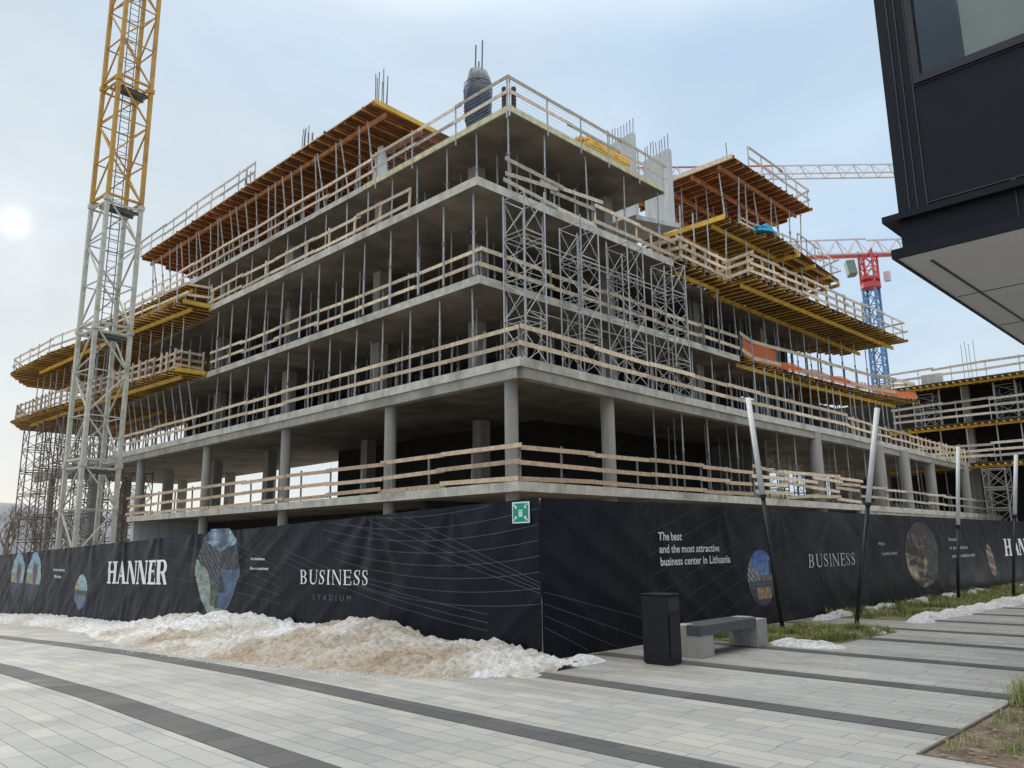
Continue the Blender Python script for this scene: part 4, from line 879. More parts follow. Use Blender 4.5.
bq('room_wall', MB().box((X0 + 1.6, -9, 7.2), (X0 + 1.7, 1.1, 9.8)), MT['innerd'])
bq('room_pier', MB().box((X0 + .7, 1.45, 7.2), (X0 + 1.2, 2.25, 9.8)), MT['inner'])
bq('room_ceiling', MB().box((X0 + .2, -9, 9.8), (X0 + 6, 2.6, 9.85)), MT['innerd'])
rc = MB()
for i in range(5): rc.bar((X0 + .35, 1.3 - i * .18, 9.7), (X0 + .35, .4 - i * .18, 7.3), .04)
bq('blind_cords', rc, MT['facl'])
# ---------------------------------------------------------------- hoarding
XF, YF = 8.58, 7.93
def ctop(y): return 2.28 - .027 * max(0, y - YF)       # top of the left hoarding
def fold(s, z_, seed=0.0):
    f = .016 * noise.noise((s * .55 + seed, z_ * .35, seed))
    per = 2.35; k0 = math.floor((s + seed) / per)
    for k in (k0 - 1, k0, k0 + 1, k0 + 2):             # folds fan out below each fixing at the top edge
        a = k * per - seed + .5 * noise.noise((k * 7.3 + seed, 1, 1)); st = .55 + .9 * noise.noise((k * 3.1 + seed, 5, 2))
        dx, dz = s - a, 2.35 - z_; r_ = math.hypot(dx, dz) + .05; ph = math.atan2(dx, dz)
        if abs(ph) < 1.35:
            f += .040 * max(0, st) * math.sin(ph * 9 + 1.6 * noise.noise((k, ph * 2, 3)) + seed) * math.exp(-((r_ - .9) / .8) ** 2) * math.cos(ph / 1.35 * 1.57)
    lowz = math.exp(-(max(0, z_) / .45) ** 2)
    f += .020 * lowz * noise.noise((s * 4.5 + z_ * 2 + seed, z_ * .8, 3.1))
    f += .010 * noise.noise((s * 2.1 + z_ * 1.3 + seed, z_ * .5, 3.1))
    g = noise.noise((s * .8 + z_ * 1.1 + seed, z_ * .3, 7.7)); f += .022 * max(0, 1 - abs(g) * 4.5)      # a few creases
    return f
def pl(s, z_, off=0.0, drop=0.0): return (XF - .03 - fold(s, z_, 2.0) * (.85 if s > 15.6 or s < 11.5 else .6) - off, s, z_)
def prr(s, z_, off=0.0): return (s, YF - .03 - fold(s, z_, 5.0) * .42 - off, z_)
def cloth(root, s0, s1, left, o):
    b = MB(); ds = .05; n = int(abs(s1 - s0) / ds); m_ = 36
    for i in range(n + 1):
        s = s0 + (s1 - s0) * i / n
        zt = (ctop(s) if left else 2.28 - .0006 * (s - XF)) + .012 * noise.noise((s * 1.2, 0, 0)); zb = (gz(s) if left else 0) + .015
        for j in range(m_ + 1):
            z_ = zb + (zt - zb) * j / m_; p = pl(s, z_) if left else prr(s, z_)
            b.v.append(tuple(Vector(p) - o))
    for i in range(n):
        for j in range(m_):
            a = i * (m_ + 1) + j; b.f.append((a, a + 1, a + m_ + 2, a + m_ + 1) if not left else (a, a + m_ + 1, a + m_ + 2, a + 1))
    b.build('banner_cloth', MT['cloth'], root, smooth=True)
    f = MB(); s = s0 + .1
    def bx(sa, za, zb, wd=.06):
        a = Vector((XF + .05, sa, za)) if left else Vector((sa, YF + .05, za)); c = Vector((XF + .05, sa, zb)) if left else Vector((sa, YF + .05, zb))
        MB().bar(a - o, c - o, wd).build('post', MT['galvd'], root)
    k = max(1, int(abs(s1 - s0) / 3))
    for i in range(k + 1):
        s = s0 + (s1 - s0) * (i / k * .98 + .01); s = max(s, (YF if left else XF) + .12); bx(s, (gz(s) if left else 0) - .2, (ctop(s) if left else 2.28) - .03)
    a = Vector((XF + .01, s0, ctop(s0) - .02)) if left else Vector((s0, YF + .01, 2.26)); c = Vector((XF + .01, s1, ctop(s1) - .02)) if left else Vector((s1, YF + .01, 2.26 - .0006 * (s1 - XF)))
    MB().bar(a - o, c - o, .03).build('top_rail', MT['galv'], root)
def hoard(s0, s1, left, label):
    o = Vector((XF, s0, gz(s0))) if left else Vector((s0, YF, 0))
    r_ = empty('banner_hoarding', o, label=label, cat='hoarding', group='black banner hoarding around the site'); cloth(r_, s0, s1, left, o); return r_, o
def subdiv(me, cuts=2, lim=.12):
    bm = bmesh.new(); bm.from_mesh(me); bmesh.ops.triangulate(bm, faces=bm.faces)
    for _ in range(cuts):
        es = [e for e in bm.edges if e.calc_length() > lim]
        if not es: break
        bmesh.ops.subdivide_edges(bm, edges=es, cuts=1); bmesh.ops.triangulate(bm, faces=bm.faces)
    bm.to_mesh(me); bm.free()
def place(me, root, o, left, s0, z0, sx, sy, m_, off=.012, name='lettering', slope=0.0):
    subdiv(me, 5, .05 / max(.01, sx))
    for v in me.vertices:
        x, y = v.co.x * sx, v.co.y * sy
        if left: p = pl(s0 - x, z0 + y + slope * x, off)
        else: p = prr(s0 + x, z0 + y + slope * x, off)
        v.co = Vector(p) - o
    me.materials.clear(); me.materials.append(m_)
    # make faces look toward the viewer
    return link(name, me, root)
def text_mesh(s, bold=0.0, space=1.0):
    cu = bpy.data.curves.new('t', 'FONT'); cu.body = s; cu.offset = bold; cu.space_character = space; cu.resolution_u = 3
    ob = bpy.data.objects.new('t', cu); COL.objects.link(ob); dg = bpy.context.evaluated_depsgraph_get(); dg.update()
    me = bpy.data.meshes.new_from_object(ob.evaluated_get(dg)); bpy.data.objects.remove(ob); bpy.data.curves.remove(cu); me.name = 'lettering'
    xs = [v.co.x for v in me.vertices]; ysv = [v.co.y for v in me.vertices]; x0, x1 = min(xs), max(xs)
    for v in me.vertices: v.co.x = (v.co.x - x0) / (x1 - x0)
    return me, max(ysv), min(ysv)
def sans(s, root, o, left, s0, s1, z0, cap, m_, bold=.012, space=1.0, slope=0.0):
    """s0..s1 extent along the hoarding, cap = cap height in metres (font cap is about .7)."""
    me, top_, lo_ = text_mesh(s, bold, space); return place(me, root, o, left, s0, z0, abs(s1 - s0), cap / .69, m_, slope=slope)
# home-made serif capitals
TK, TN, SF = .17, .055, .07
def G(ch, thick=TK, thin=TN):
    b = MB(); Wd = {'I': .42, 'H': .98, 'A': .92, 'N': .98, 'E': .76, 'R': .88, 'B': .80, 'U': .92, 'S': .64}[ch]
    def r(x0, y0, x1, y1): b.quad((x0, y0, 0), (x1, y0, 0), (x1, y1, 0), (x0, y1, 0))
    def dq(x0, y0, x1, y1, t): b.quad((x0 - t / 2, y0, 0), (x0 + t / 2, y0, 0), (x1 + t / 2, y1, 0), (x1 - t / 2, y1, 0))
    def ser(x, t, y): e = .085; yy = (0, thin) if y == 0 else (1 - thin, 1); r(x - e, yy[0], x + t + e, yy[1])
    def stroke(pts, ws):
        for i in range(len(pts) - 1):
            p, q = Vector((*pts[i], 0)), Vector((*pts[i + 1], 0))
            def nn(k):
                a = Vector((*pts[max(0, k - 1)], 0)); c = Vector((*pts[min(len(pts) - 1, k + 1)], 0)); d_ = (c - a).normalized(); return Vector((-d_.y, d_.x, 0)) * ws[k] / 2
            n0, n1 = nn(i), nn(i + 1); b.quad(p - n0, q - n1, q + n1, p + n0)
    L_ = .09
    if ch in 'HNERB': r(L_, 0, L_ + (thick if ch != 'N' else thin * 1.3), 1); ser(L_, thick if ch != 'N' else thin * 1.3, 0); ser(L_, thick if ch != 'N' else thin * 1.3, 1)
    if ch == 'H': x = Wd - L_ - thick; r(x, 0, x + thick, 1); ser(x, thick, 0); ser(x, thick, 1); r(L_ + thick, .48, x, .48 + thin * 1.3)
    if ch == 'I': x = Wd / 2 - thick / 2; r(x, 0, x + thick, 1); ser(x, thick, 0); ser(x, thick, 1)
    if ch == 'N': x = Wd - L_ - thin; r(x, 0, x + thin * 1.3, 1); ser(x, thin, 1); dq(L_ + thick * .45, 1, x - thick * .05, 0, thick * 1.15)
    if ch == 'A': dq(.12, 0, .45, 1, thin * 1.3); dq(.78, 0, .45, 1, thick); ser(.07, .1, 0); ser(.70, thick, 0); r(.24, .3, .66, .3 + thin * 1.2)
    if ch == 'E': x = L_ + thick; r(x, 0, Wd, thin * 1.2); r(x, 1 - thin * 1.2, Wd - .03, 1); r(x, .49, Wd - .14, .49 + thin * 1.2); r(Wd - .05, 0, Wd, .26); r(Wd - .08, .76, Wd - .03, 1); r(Wd - .17, .38, Wd - .13, .64)
    if ch in 'RB':
        def bowl(y0, y1, rx, t=thick):
            cy_, ry = (y0 + y1) / 2, (y1 - y0) / 2 - thin / 2; cx_ = L_ + thick + .1
            pts, ws = [(L_ + thick * .5, y1 - thin / 2)], [thin]
            for i in range(13):
                a = math.pi / 2 - math.pi * i / 12; pts.append((cx_ + rx * math.cos(a), cy_ + ry * math.sin(a))); ws.append(thin + (t - thin) * max(0, math.cos(a)) ** 1.5)
            pts.append((L_ + thick * .5, y0 + thin / 2)); ws.append(thin); stroke(pts, ws)
        if ch == 'R': bowl(.45, 1, .27); dq(.50, .47, .78, 0, thick); ser(.72, .08, 0)
        else: bowl(.50, 1, .24); bowl(0, .53, .30)
    if ch == 'U':
        r(L_, .3, L_ + thick, 1); ser(L_, thick, 1); x = Wd - L_ - thin; r(x, .3, x + thin, 1); ser(x, thin, 1)
        pts, ws = [], []
        for i in range(13):
            a = math.pi + math.pi * i / 12; xc = (L_ + thick / 2 + x + thin / 2) / 2; rx = (x + thin / 2 - L_ - thick / 2) / 2
            pts.append((xc + rx * math.cos(a), .3 + .27 * math.sin(a))); ws.append(thick + (thin - thick) * (i / 12) ** .7)
        stroke(pts, ws)
    if ch == 'S':
        pts = [(.56, .76), (.55, .86), (.47, .95), (.33, .975), (.18, .92), (.11, .80), (.14, .67), (.26, .57), (.40, .48), (.51, .37), (.53, .22), (.45, .09), (.31, .03), (.17, .07), (.09, .17), (.08, .28)]
        ws = [thin, thin, thin, thin, thick * .6, thick * .8, thick * .9, thick, thick * 1.05, thick, thick * .8, thick * .5, thin, thin, thin, thin]; stroke(pts, ws)
        r(.53, .68, .58, .99); r(.06, .01, .11, .34)
    return b, Wd
def serif(s, root, o, left, s0, s1, z0, cap, m_, thick=TK, thin=TN, gap=.12, slope=0.0):
    b = MB(); x = 0
    for ch in s:
        g, w2 = G(ch, thick, thin); k = len(b.v); b.v += [(a + x, c, 0) for a, c, _ in g.v]; b.f += [tuple(i + k for i in f) for f in g.f]; x += w2 + gap
    x -= gap; b.v = [(a / x, c, 0) for a, c, _ in b.v]
    me = b.mesh('lettering', m_); return place(me, root, o, left, s0, z0, abs(s1 - s0), cap, m_, slope=slope)
def picture(root, o, left, sc_, zc, rs, rz, fn, shape=None, n=72, m2=96, name='printed_picture', off=.005):
    """elliptic printed picture; fn(x, y) in -1..1 gives linear colour; shape(x, y) -> inside?"""
    me = bpy.data.meshes.new(name); vs, fs, cs = [], [], []
    for i in range(n):
        for j in range(m2):
            x0, x1, y0, y1 = -1 + 2 * i / n, -1 + 2 * (i + 1) / n, -1 + 2 * j / m2, -1 + 2 * (j + 1) / m2; xc, yc = (x0 + x1) / 2, (y0 + y1) / 2
            if not (shape(xc, yc) if shape else xc * xc + yc * yc < 1): continue
            k = len(vs)
            for (x, y) in ((x0, y0), (x1, y0), (x1, y1), (x0, y1)):
                p = pl(sc_ - x * rs, zc + y * rz, off) if left else prr(sc_ + x * rs, zc + y * rz, off); vs.append(tuple(Vector(p) - o))
            fs.append((k, k + 1, k + 2, k + 3)); xw = xc + .035 * noise.noise((xc * 4, yc * 4, 1)) + .015 * noise.noise((xc * 13, yc * 13, 2)); yw = yc + .03 * noise.noise((xc * 4, yc * 4, 5)) + .015 * noise.noise((xc * 13, yc * 13, 6)); mk = .82 + .55 * noise.noise((xc * 6, yc * 6, 3)) + .5 * noise.noise((xc * 19, yc * 19, 4)); cs += [tuple(max(0, v * mk * 1.25) for v in fn(xw, yw))] * 4
    me.from_pydata(vs, [], fs); ca = me.color_attributes.new('Col', 'FLOAT_COLOR', 'CORNER')
    for i, c in enumerate(cs): ca.data[i].color = (*c, 1)
    me.materials.append(MT['pic']); return link(name, me, root)
def mixc(a, b, t): t = max(0, min(1, t)); return tuple(a[i] + (b[i] - a[i]) * t for i in range(3))
def plines(root, o, left, curves, wdt=.009):
    b = MB()
    for c in curves:
        for p, q in zip(c, c[1:]):
            d_ = Vector((q[0] - p[0], q[1] - p[1])).normalized(); nx, ny = -d_.y * wdt / 2, d_.x * wdt / 2; P = pl if left else prr
            b.quad(*[tuple(Vector(P(s, z_, .0035)) - o) for s, z_ in ((p[0] - nx, p[1] - ny), (q[0] - nx, q[1] - ny), (q[0] + nx, q[1] + ny), (p[0] + nx, p[1] + ny))])
    return b.build('printed_line_pattern', MT['lines'], root)
def curve(f, s0, s1, lo, hi, n=60):
    out_ = []
    for i in range(n + 1):
        s = s0 + (s1 - s0) * i / n; z_ = f(s)
        if lo(s) < z_ < hi(s): out_.append((s, z_))
    return out_
# --- left banners
hA, oA = hoard(15.1, YF - .02, True, 'black banner with BUSINESS STADIUM lettering and fine grey curves, left of the corner')
serif('BUSINESS', hA, oA, True, 14.40, 12.08, .915, .27, MT['letter'], .15, .045, .17, slope=.010)
sans('STADIUM', hA, oA, True, 13.92, 12.63, .625, .10, MT['letterd'], .0, 1.9, slope=.02)
lo = lambda s: gz(s) + .1
hi = lambda s: ctop(s) - .03
cv = []
for k in range(9):   # hanging arcs towards the corner
    a = .40 + k * .20
    cv.append(curve(lambda s: a + .75 + .028 * (s - 9.6 - .2 * k) ** 2 * (1.1 - .02 * k) - .45, YF, 12.9 + .15 * k, lo, hi))
for k in range(4): cv.append(curve(lambda s: .95 + .05 * k + (.23 + .035 * k) * (s - 8.0), YF, 15.0, lo, hi))
for k in range(3): cv.append(curve(lambda s: .35 + .12 * k + .09 * (s - 9.0) + .012 * (s - 9) ** 2, 9.0, 15.1, lo, hi))
plines(hA, oA, True, [c for c in cv if len(c) > 3])
hB, oB = hoard(31.0, 15.1, True, 'black banner with HANNER lettering and a large picture of a striped tower')
serif('HANNER', hB, oB, True, 25.0, 20.85, .68, .62, MT['letter'], .24, .075, .05, slope=.016)
def tower_pic(x, y):
    nz_ = noise.noise((x * 3, y * 5, 2)) * .12
    if y > .45 + .5 * abs(x - .1) * .6: c = mixc((.05, .08, .13), (.26, .34, .42), .45 + 1.5 * noise.noise((x * 2.5, y * 6, 1)))
    elif x < .12:
        t = (y * 3.3 + x * 2.8) * 2.1; c = (.025, .03, .04) if (t % 1) > .16 else (.16, .17, .17)
        if y < -.25 - .9 * x * .6 and x < -.45 + (-y) * .55: c = (.22, .27, .23)
        if -.75 < y < -.38 and -.25 < x < .05: c = (.07, .10, .05)
    else: c = (.02, .024, .03) if (y > .05 or x < .35 - .5 * (y + .3)) and not (y < -.45) else (.06, .10, .17)
    if x > .12 and y > -.1 and ((y * 2.2 - x * 2.6) * 2.1) % 1 < .14: c = (.07, .08, .07)
    if y < -.8: c = (.24, .29, .25)
    return tuple(max(0, v + nz_ * v * 2) for v in c)
picture(hB, oB, True, 18.05, 1.10, 1.12, 1.02, tower_pic, lambda x, y: x * x / (1 if y > -.1 else (1 - .25 * (-y)) ** 2) + y * y * (1 if y < 0 else .93) < 1 and y < .96)
sans('Architektas', hB, oB, True, 16.48, 15.85, 1.37, .055, MT['letter'], .01); sans('Biuro pastatai', hB, oB, True, 16.46, 15.68, 1.17, .055, MT['letter'], .01)
def small_l(x, y):
    if y > .1: return mixc((.22, .36, .42), (.32, .42, .44), y) if x > -.5 + (.6 - y) else (.34, .28, .20)
    if y > -.2: return (.05, .08, .05)
    return (.12, .15, .22)
picture(hB, oB, True, 27.15, .38, .55, .52, small_l)
cv = [curve(lambda s: .5 + .16 * k + (.10 + .05 * k) * (s - 15.1) - .004 * (s - 15.1) ** 2, 15.15, 23, lo, hi) for k in range(5)]
cv += [curve(lambda s: -.2 + .55 * (17.2 + .35 * k - s) + 1.3, 15.15, 18.2, lo, hi) for k in range(3)]
plines(hB, oB, True, [c for c in cv if len(c) > 3])
sans('Verslo centras', hB, oB, True, 30.1, 28.9, .97, .10, MT['letter'], .01); sans('Vilniuje', hB, oB, True, 30.0, 29.2, .76, .09, MT['letter'], .01)
hC, oC = hoard(44.0, 31.0, True, 'black banner at the far left with two pale blue oval pictures of a building')
def tall_l(x, y):
    if y > -.25:
        c = mixc((.30, .38, .40), (.20, .32, .40), y)
        if -.15 < x < .5 and y < .55 - .1 * x: c = (.10, .075, .085)
        if x < -.1 - .2 * y and y < .15: c = (.30, .25, .18)
        return c
    return mixc((.05, .055, .09), (.02, .022, .035), -y)
for sc0 in (32.25, 34.25): picture(hC, oC, True, sc0, .72, .82, .88, tall_l)
# --- right banners
hD, oD = hoard(XF - .02, 11.13, False, 'plain black banner just right of the hoarding corner')
lo2 = lambda s: .06
hi2 = lambda s: 2.24
plines(hD, oD, False, [c for c in [curve(lambda s: .95 - .22 * (s - XF) * (1 + .3 * k) - .16 * k, XF, 11.1, lo2, hi2) for k in range(4)] if len(c) > 3])
hE, oE = hoard(11.13, 20.6, False, 'black banner reading the best and most attractive business center, with a blue oval picture')
sans('The best', hE, oE, False, 11.47, 12.19, 1.66, .135, MT['letter'], .018, 1.0)
sans('and the most attractive', hE, oE, False, 11.49, 13.40, 1.45, .13, MT['letter'], .018, 1.0)
sans('business center in Lithuania', hE, oE, False, 11.50, 13.78, 1.24, .135, MT['letter'], .018, 1.0)
def blue_pic(x, y):
    if y > -.1:
        edge_ = .75 - (x + .95) * .95
        if y < edge_ and x < .15: return (.45, .42, .42) if int((y + x * .8) * 9) % 2 else (.13, .13, .16)
        if y < .08: return (.30, .22, .18) if int(x * 13) % 2 else (.10, .10, .13)
        if x > .55 and y < .75 - .6 * (x - .4) + .1 * noise.noise((x * 8, y * 8, 0)): return (.03, .04, .05)
        return mixc((.20, .30, .55), (.06, .16, .50), y)
    if y > -.35: return (.06, .06, .09) if int(y * 20) % 2 else (.12, .12, .15)
    if abs(x - .1) < .5 and y > -.75: return mixc((.38, .20, .09), (.5, .34, .18), noise.noise((x * 9, y * 9, 3)) + .5)
    return (.05, .055, .09)
picture(hE, oE, False, 14.97, .92, .56, .54, blue_pic)
serif('BUSINESS', hE, oE, False, 17.10, 19.62, 1.05, .285, MT['letter'], .14, .045, .17)
sans('STADIUM', hE, oE, False, 17.7, 19.14, .77, .10, MT['letterd'], .0, 1.9)
cv = [curve(lambda s: 1.75 - .35 * k + .30 * (s - 11.15), 11.2, 20.4, lo2, hi2) for k in range(-1, 9)]
plines(hE, oE, False, [c for c in cv if len(c) > 3])
hF, oF = hoard(20.6, 48, False, 'black banner at the far right with a brown interior picture and part of HANNER lettering')
sans('Atrijus', hF, oF, False, 21.15, 21.6, 1.50, .08, MT['letter'], .01); sans('ir poilsio erdvė', hF, oF, False, 21.3, 22.4, 1.25, .08, MT['letter'], .01)
def brown_pic(x, y):
    if y > .62: return mixc((.10, .05, .04), (.02, .02, .03), (x + .3))
    q_ = noise.noise((x * 3, y * 3, 5)); st = int((y * 7 + x * 1.5)) % 2
    c = mixc((.34, .25, .18), (.07, .05, .04), .5 + 1.5 * noise.noise((x * 5 + y * 3, y * 9, 1))) if st else (.06, .045, .04)
    if y > .3: c = mixc((.16, .12, .10), (.03, .025, .025), .5 + 2 * noise.noise((x * 9, y * 4, 1)))
    if x > .35: c = mixc(c, (.012, .013, .018), (x - .35) * 3)
    if x > .1: c = mixc(c, (.06, .075, .05), x * 1.3)
    if y < -.1 and x < .2 and q_ > .05: c = (.34, .25, .17)
    return tuple(v * (1 + q_) for v in c)
picture(hF, oF, False, 24.35, 1.22, 1.35, .90, brown_pic, lambda x, y: (x * x + y * y < 1.0) and (x < .95 + .2 * y))
picture(hF, oF, False, 31.0, .92, .62, .52, lambda x, y: (.34, .24, .18) if int((y * 4 + x)) % 2 else (.16, .08, .06), lambda x, y: (x - y * -.35) ** 2 * 2.2 + y * y < 1)
sans('Restoranai', hF, oF, False, 26.75, 27.7, 1.58, .10, MT['letter'], .01); sans('ir prekybos', hF, oF, False, 26.8, 28.5, 1.33, .10, MT['letter'], .01); sans('centras ir prekybos erdvė', hF, oF, False, 26.9, 29.2, 1.08, .10, MT['letter'], .01)
serif('HANNER', hF, oF, False, 32.8, 38.6, 1.02, .60, MT['letter'], .24, .075, .05)
# assembly-point sign at the corner
sg = empty('assembly_point_sign', (XF - .075, 8.25, 2.08), label='green square assembly point sign with white people and arrows at the hoarding corner', cat='sign')
MB().box((0, -.175, -.155), (.012, .175, .155)).build('white_border', MT['whites'], sg)
MB().box((-.003, -.155, -.135), (-.0005, .155, .135)).build('green_panel', MT['green'], sg)
sy = MB()
for dy in (-.028, .0, .028):
    sy.box((-.006, dy - .010, -.065), (-.0035, dy + .010, .012)); sy.tube((-.006, dy, .028), (-.0035, dy, .028), .013, 10)
for (sy_, sz_) in ((1, 1), (1, -1), (-1, 1), (-1, -1)):
    y, z_ = .105 * sy_, .085 * sz_
    sy.quad((-.005, y, z_), (-.005, y - .0 * sy_, z_ + .035 * sz_), (-.005, y + .035 * sy_, z_ + .035 * sz_), (-.005, y + .035 * sy_, z_)) if False else None
    sy.quad((-.005, y - .028 * sy_, z_ - .028 * sz_), (-.005, y + .02 * sy_, z_ - .028 * sz_), (-.005, y - .028 * sy_, z_ + .02 * sz_))
    sy.bar((-.005, y - .01 * sy_, z_ - .01 * sz_), (-.005, y + .035 * sy_, z_ + .035 * sz_), .014)
sy.build('pictogram', MT['whites'], sg)
# ---------------------------------------------------------------- street furniture
bn = empty('litter_bin', (9.34, 6.34, 0), label='tall black rectangular litter bin beside the bench', cat='litter bin')
o = MB().box((0, 0, .02), (.30, .42, .90)).build('body', MT['binm'], bn); bevel(o, .008)
o = MB().box((-.008, -.008, .905), (.308, .428, .93)).build('lid', MT['binm'], bn); bevel(o, .006)
o = MB().box((.03, -.012, .08), (.285, -.001, .66)).build('door', MT['binm'], bn); bevel(o, .003)
MB().box((.03, -.004, .71), (.285, -.0015, .86)).build('opening', MT['black'], bn)
MB().box((.02, .01, 0), (.28, .40, .02)).build('plinth', MT['black'], bn)
be = empty('park_bench', (10.27, 6.42, 0), label='low bench with two pale concrete blocks and a dark seat beside the black bin', cat='bench')
for x in (0, 1.62):
    o = MB().box((x, .0, 0), (x + .34, .50, .415)).build('leg_block', MT['bench'], be); bevel(o, .006)
    o = MB().box((x, .0 + .22, .417), (x + .34, .50, .43)).build('cap', MT['bench'], be)
o = MB().box((-.01, -.012, .30), (1.60, .23, .445)).build('seat', MT['benchs'], be); bevel(o, .006)
o = MB().box((.345, .235, .30), (1.615, .46, .44)).build('seat', MT['benchs'], be); bevel(o, .006)
poles = [((14.47, 7.28), (14.24, 7.52, 4.4), (14.41, 7.34, 2.5), 'first'), ((15.61, 6.39), (16.2, 5.79, 4.19), (15.93, 6.07, 2.33), 'second'), ((24.41, 7.14), (24.77, 6.77, 4.18), (24.58, 6.97, 2.0), 'third'), ((26.01, 6.2), (26.46, 5.75, 3.98), (26.25, 5.96, 2.28), 'fourth')]
desc = ['nearest the bench, tilted to the left', 'on the near grass patch, tilted to the right', 'on the long strip, third from the bench', 'at the right edge, fourth from the bench']
for i, (bs, tp_, sp_, n_) in enumerate(poles):
    r_ = empty('lamp_pole', (bs[0], bs[1], 0), label='black and white leaning light pole %s' % desc[i], cat='lamp pole', group='leaning black and white light poles')
    t_ = Vector(tp_) - Vector((bs[0], bs[1], 0)); f_ = (Vector(sp_).z) / t_.z; m_ = t_ * f_
    MB().tube((0, 0, -.05), m_, .042, 16).build('lower_pole', MT['black'], r_, smooth=True)
    MB().tube(m_ + t_ * .001, t_, .052, 16).build('light_tube', MT['polew'], r_, smooth=True)
    MB().tube(m_ - t_ * .012, m_ + t_ * .001, .066, 16).build('collar', MT['black'], r_)
    MB().tube((0, 0, 0), (0, 0, .02), .12, 16).build('base_plate', MT['black'], r_)
# ---------------------------------------------------------------- snow
CR = [(7.2, -.05), (7.45, .02), (7.7, .03), (8.0, .07), (8.8, .15), (9.7, .15), (10.2, .10), (10.5, .13), (11.0, .36), (12.3, .27), (13.1, .15), (14.1, .18), (15.9, .30), (18, .26), (20.2, .14), (22.4, -.01), (24.3, .03), (27.7, .1), (30.9, .12), (34.5, .1), (40, .1), (44, .0)]
FR = [(7.2, 8.1), (7.5, 7.2), (7.7, 6.95), (8.3, 6.55), (9.1, 6.3), (10.1, 6.07), (11.2, 5.9), (12.6, 5.78), (14.3, 5.75), (16.1, 5.9), (18.3, 6.2), (22, 6.9), (26, 7.3), (30, 7.3), (44, 7.5)]
def ip(T, x):
    if x <= T[0][0]: return T[0][1]
    for (a, p), (b, q) in zip(T, T[1:]):
        if x <= b: t = (x - a) / (b - a); t = t * t * (3 - 2 * t); return p + (q - p) * t
    return T[-1][1]
def snowbank():
    b = MB(); cs = []; S = []; s = 7.22
    while s < 43.9: S.append(s); s += .028 + .004 * max(0, s - 13)
    m_ = 84
    for s in S:
        f = ip(FR, s) + .12 * noise.noise((s * 1.5, 0, 2)); c = max(.0, ip(CR, s)); c += .05 * noise.noise((s * .9, 3, 2))
        for j in range(m_ + 1):
            t = j / m_; x = f + (8.52 - f) * t
            prof_ = min(1.0, (max(0, t - .02)) ** .75 * 1.35) * (1.0 if t < .8 else 1 - (t - .8) * .9)
            toe = .05 * min(1, t * 12)
            n1 = noise.fractal(Vector((x * 1.8, s * 1.8, 0)), 1, 2, 3); n2 = noise.fractal(Vector((x * 7, s * 7, 4)), .8, 2.1, 4)
            n3 = abs(noise.noise((x * 4.2, s * 4.2, 8))) * 1.6 + abs(noise.noise((x * 10, s * 10, 3))) * .8
            edge_ = min(1, t * 9)
            zz = gz(s) + toe * .5 * (1 + n2) + prof_ * (c + .06) * (1 + .34 * n1) + edge_ * (.030 * n2 + .040 * (n3 - .45)) * (1 if c > .02 else .5)
            if t == 0: zz = gz(s) - .01
            b.v.append((x, s, zz)); far = max(0, min(1, (s - 15) / 6))
            dirt = .22 + .6 * noise.noise((s * .55, x * .5, 9)) + (.12 if t < .12 else 0) + (.15 if 8.4 < s < 12.3 else 0) + (.10 if s < 8.2 else 0) - .35 * far + .25 * (1 - t) - (.35 if 12.4 < s < 17 and t > .35 else 0) - (.7 if s < 7.75 else 0)
            cs.append(max(0, min(1, dirt + .10)))
    k = m_ + 1
    for i in range(len(S) - 1):
        for j in range(m_): a = i * k + j; b.f.append((a, a + 1, a + k + 1, a + k))
    o = b.build('snow_bank', MT['snow'], None, smooth=True, label='long bank of dirty brown and white snow along the left hoarding', cat='snow bank')
    ca = o.data.color_attributes.new('Col', 'FLOAT_COLOR', 'POINT')
    for i, c in enumerate(cs): ca.data[i].color = (c, c, c, 1)
snowbank()
def crumbs():
    b = MB(); rnd = random.Random(5)
    for _ in range(900):
        s = 7.3 + 14 * rnd.random() ** 1.2; x = ip(FR, s) - abs(rnd.gauss(0, .16)) + .02; r_ = rnd.uniform(.006, .022) * (1.5 if rnd.random() < .08 else 1); z_ = gz(s) + .004
        k = len(b.v); b.v += [(x + r_ * math.cos(a) * rnd.uniform(.6, 1.2), s + r_ * math.sin(a) * rnd.uniform(.6, 1.2), z_) for a in (0, 1.26, 2.5, 3.77, 5.0)] + [(x, s, z_ + r_ * rnd.uniform(.5, 1.1))]
        b.f += [(k + i, k + (i + 1) % 5, k + 5) for i in range(5)]
    o = b.build('ice_crumbs', MT['snow'], None, kind='stuff'); ca = o.data.color_attributes.new('Col', 'FLOAT_COLOR', 'POINT')
    for i in range(len(b.v)): ca.data[i].color = (.3, .3, .3, 1)
crumbs()
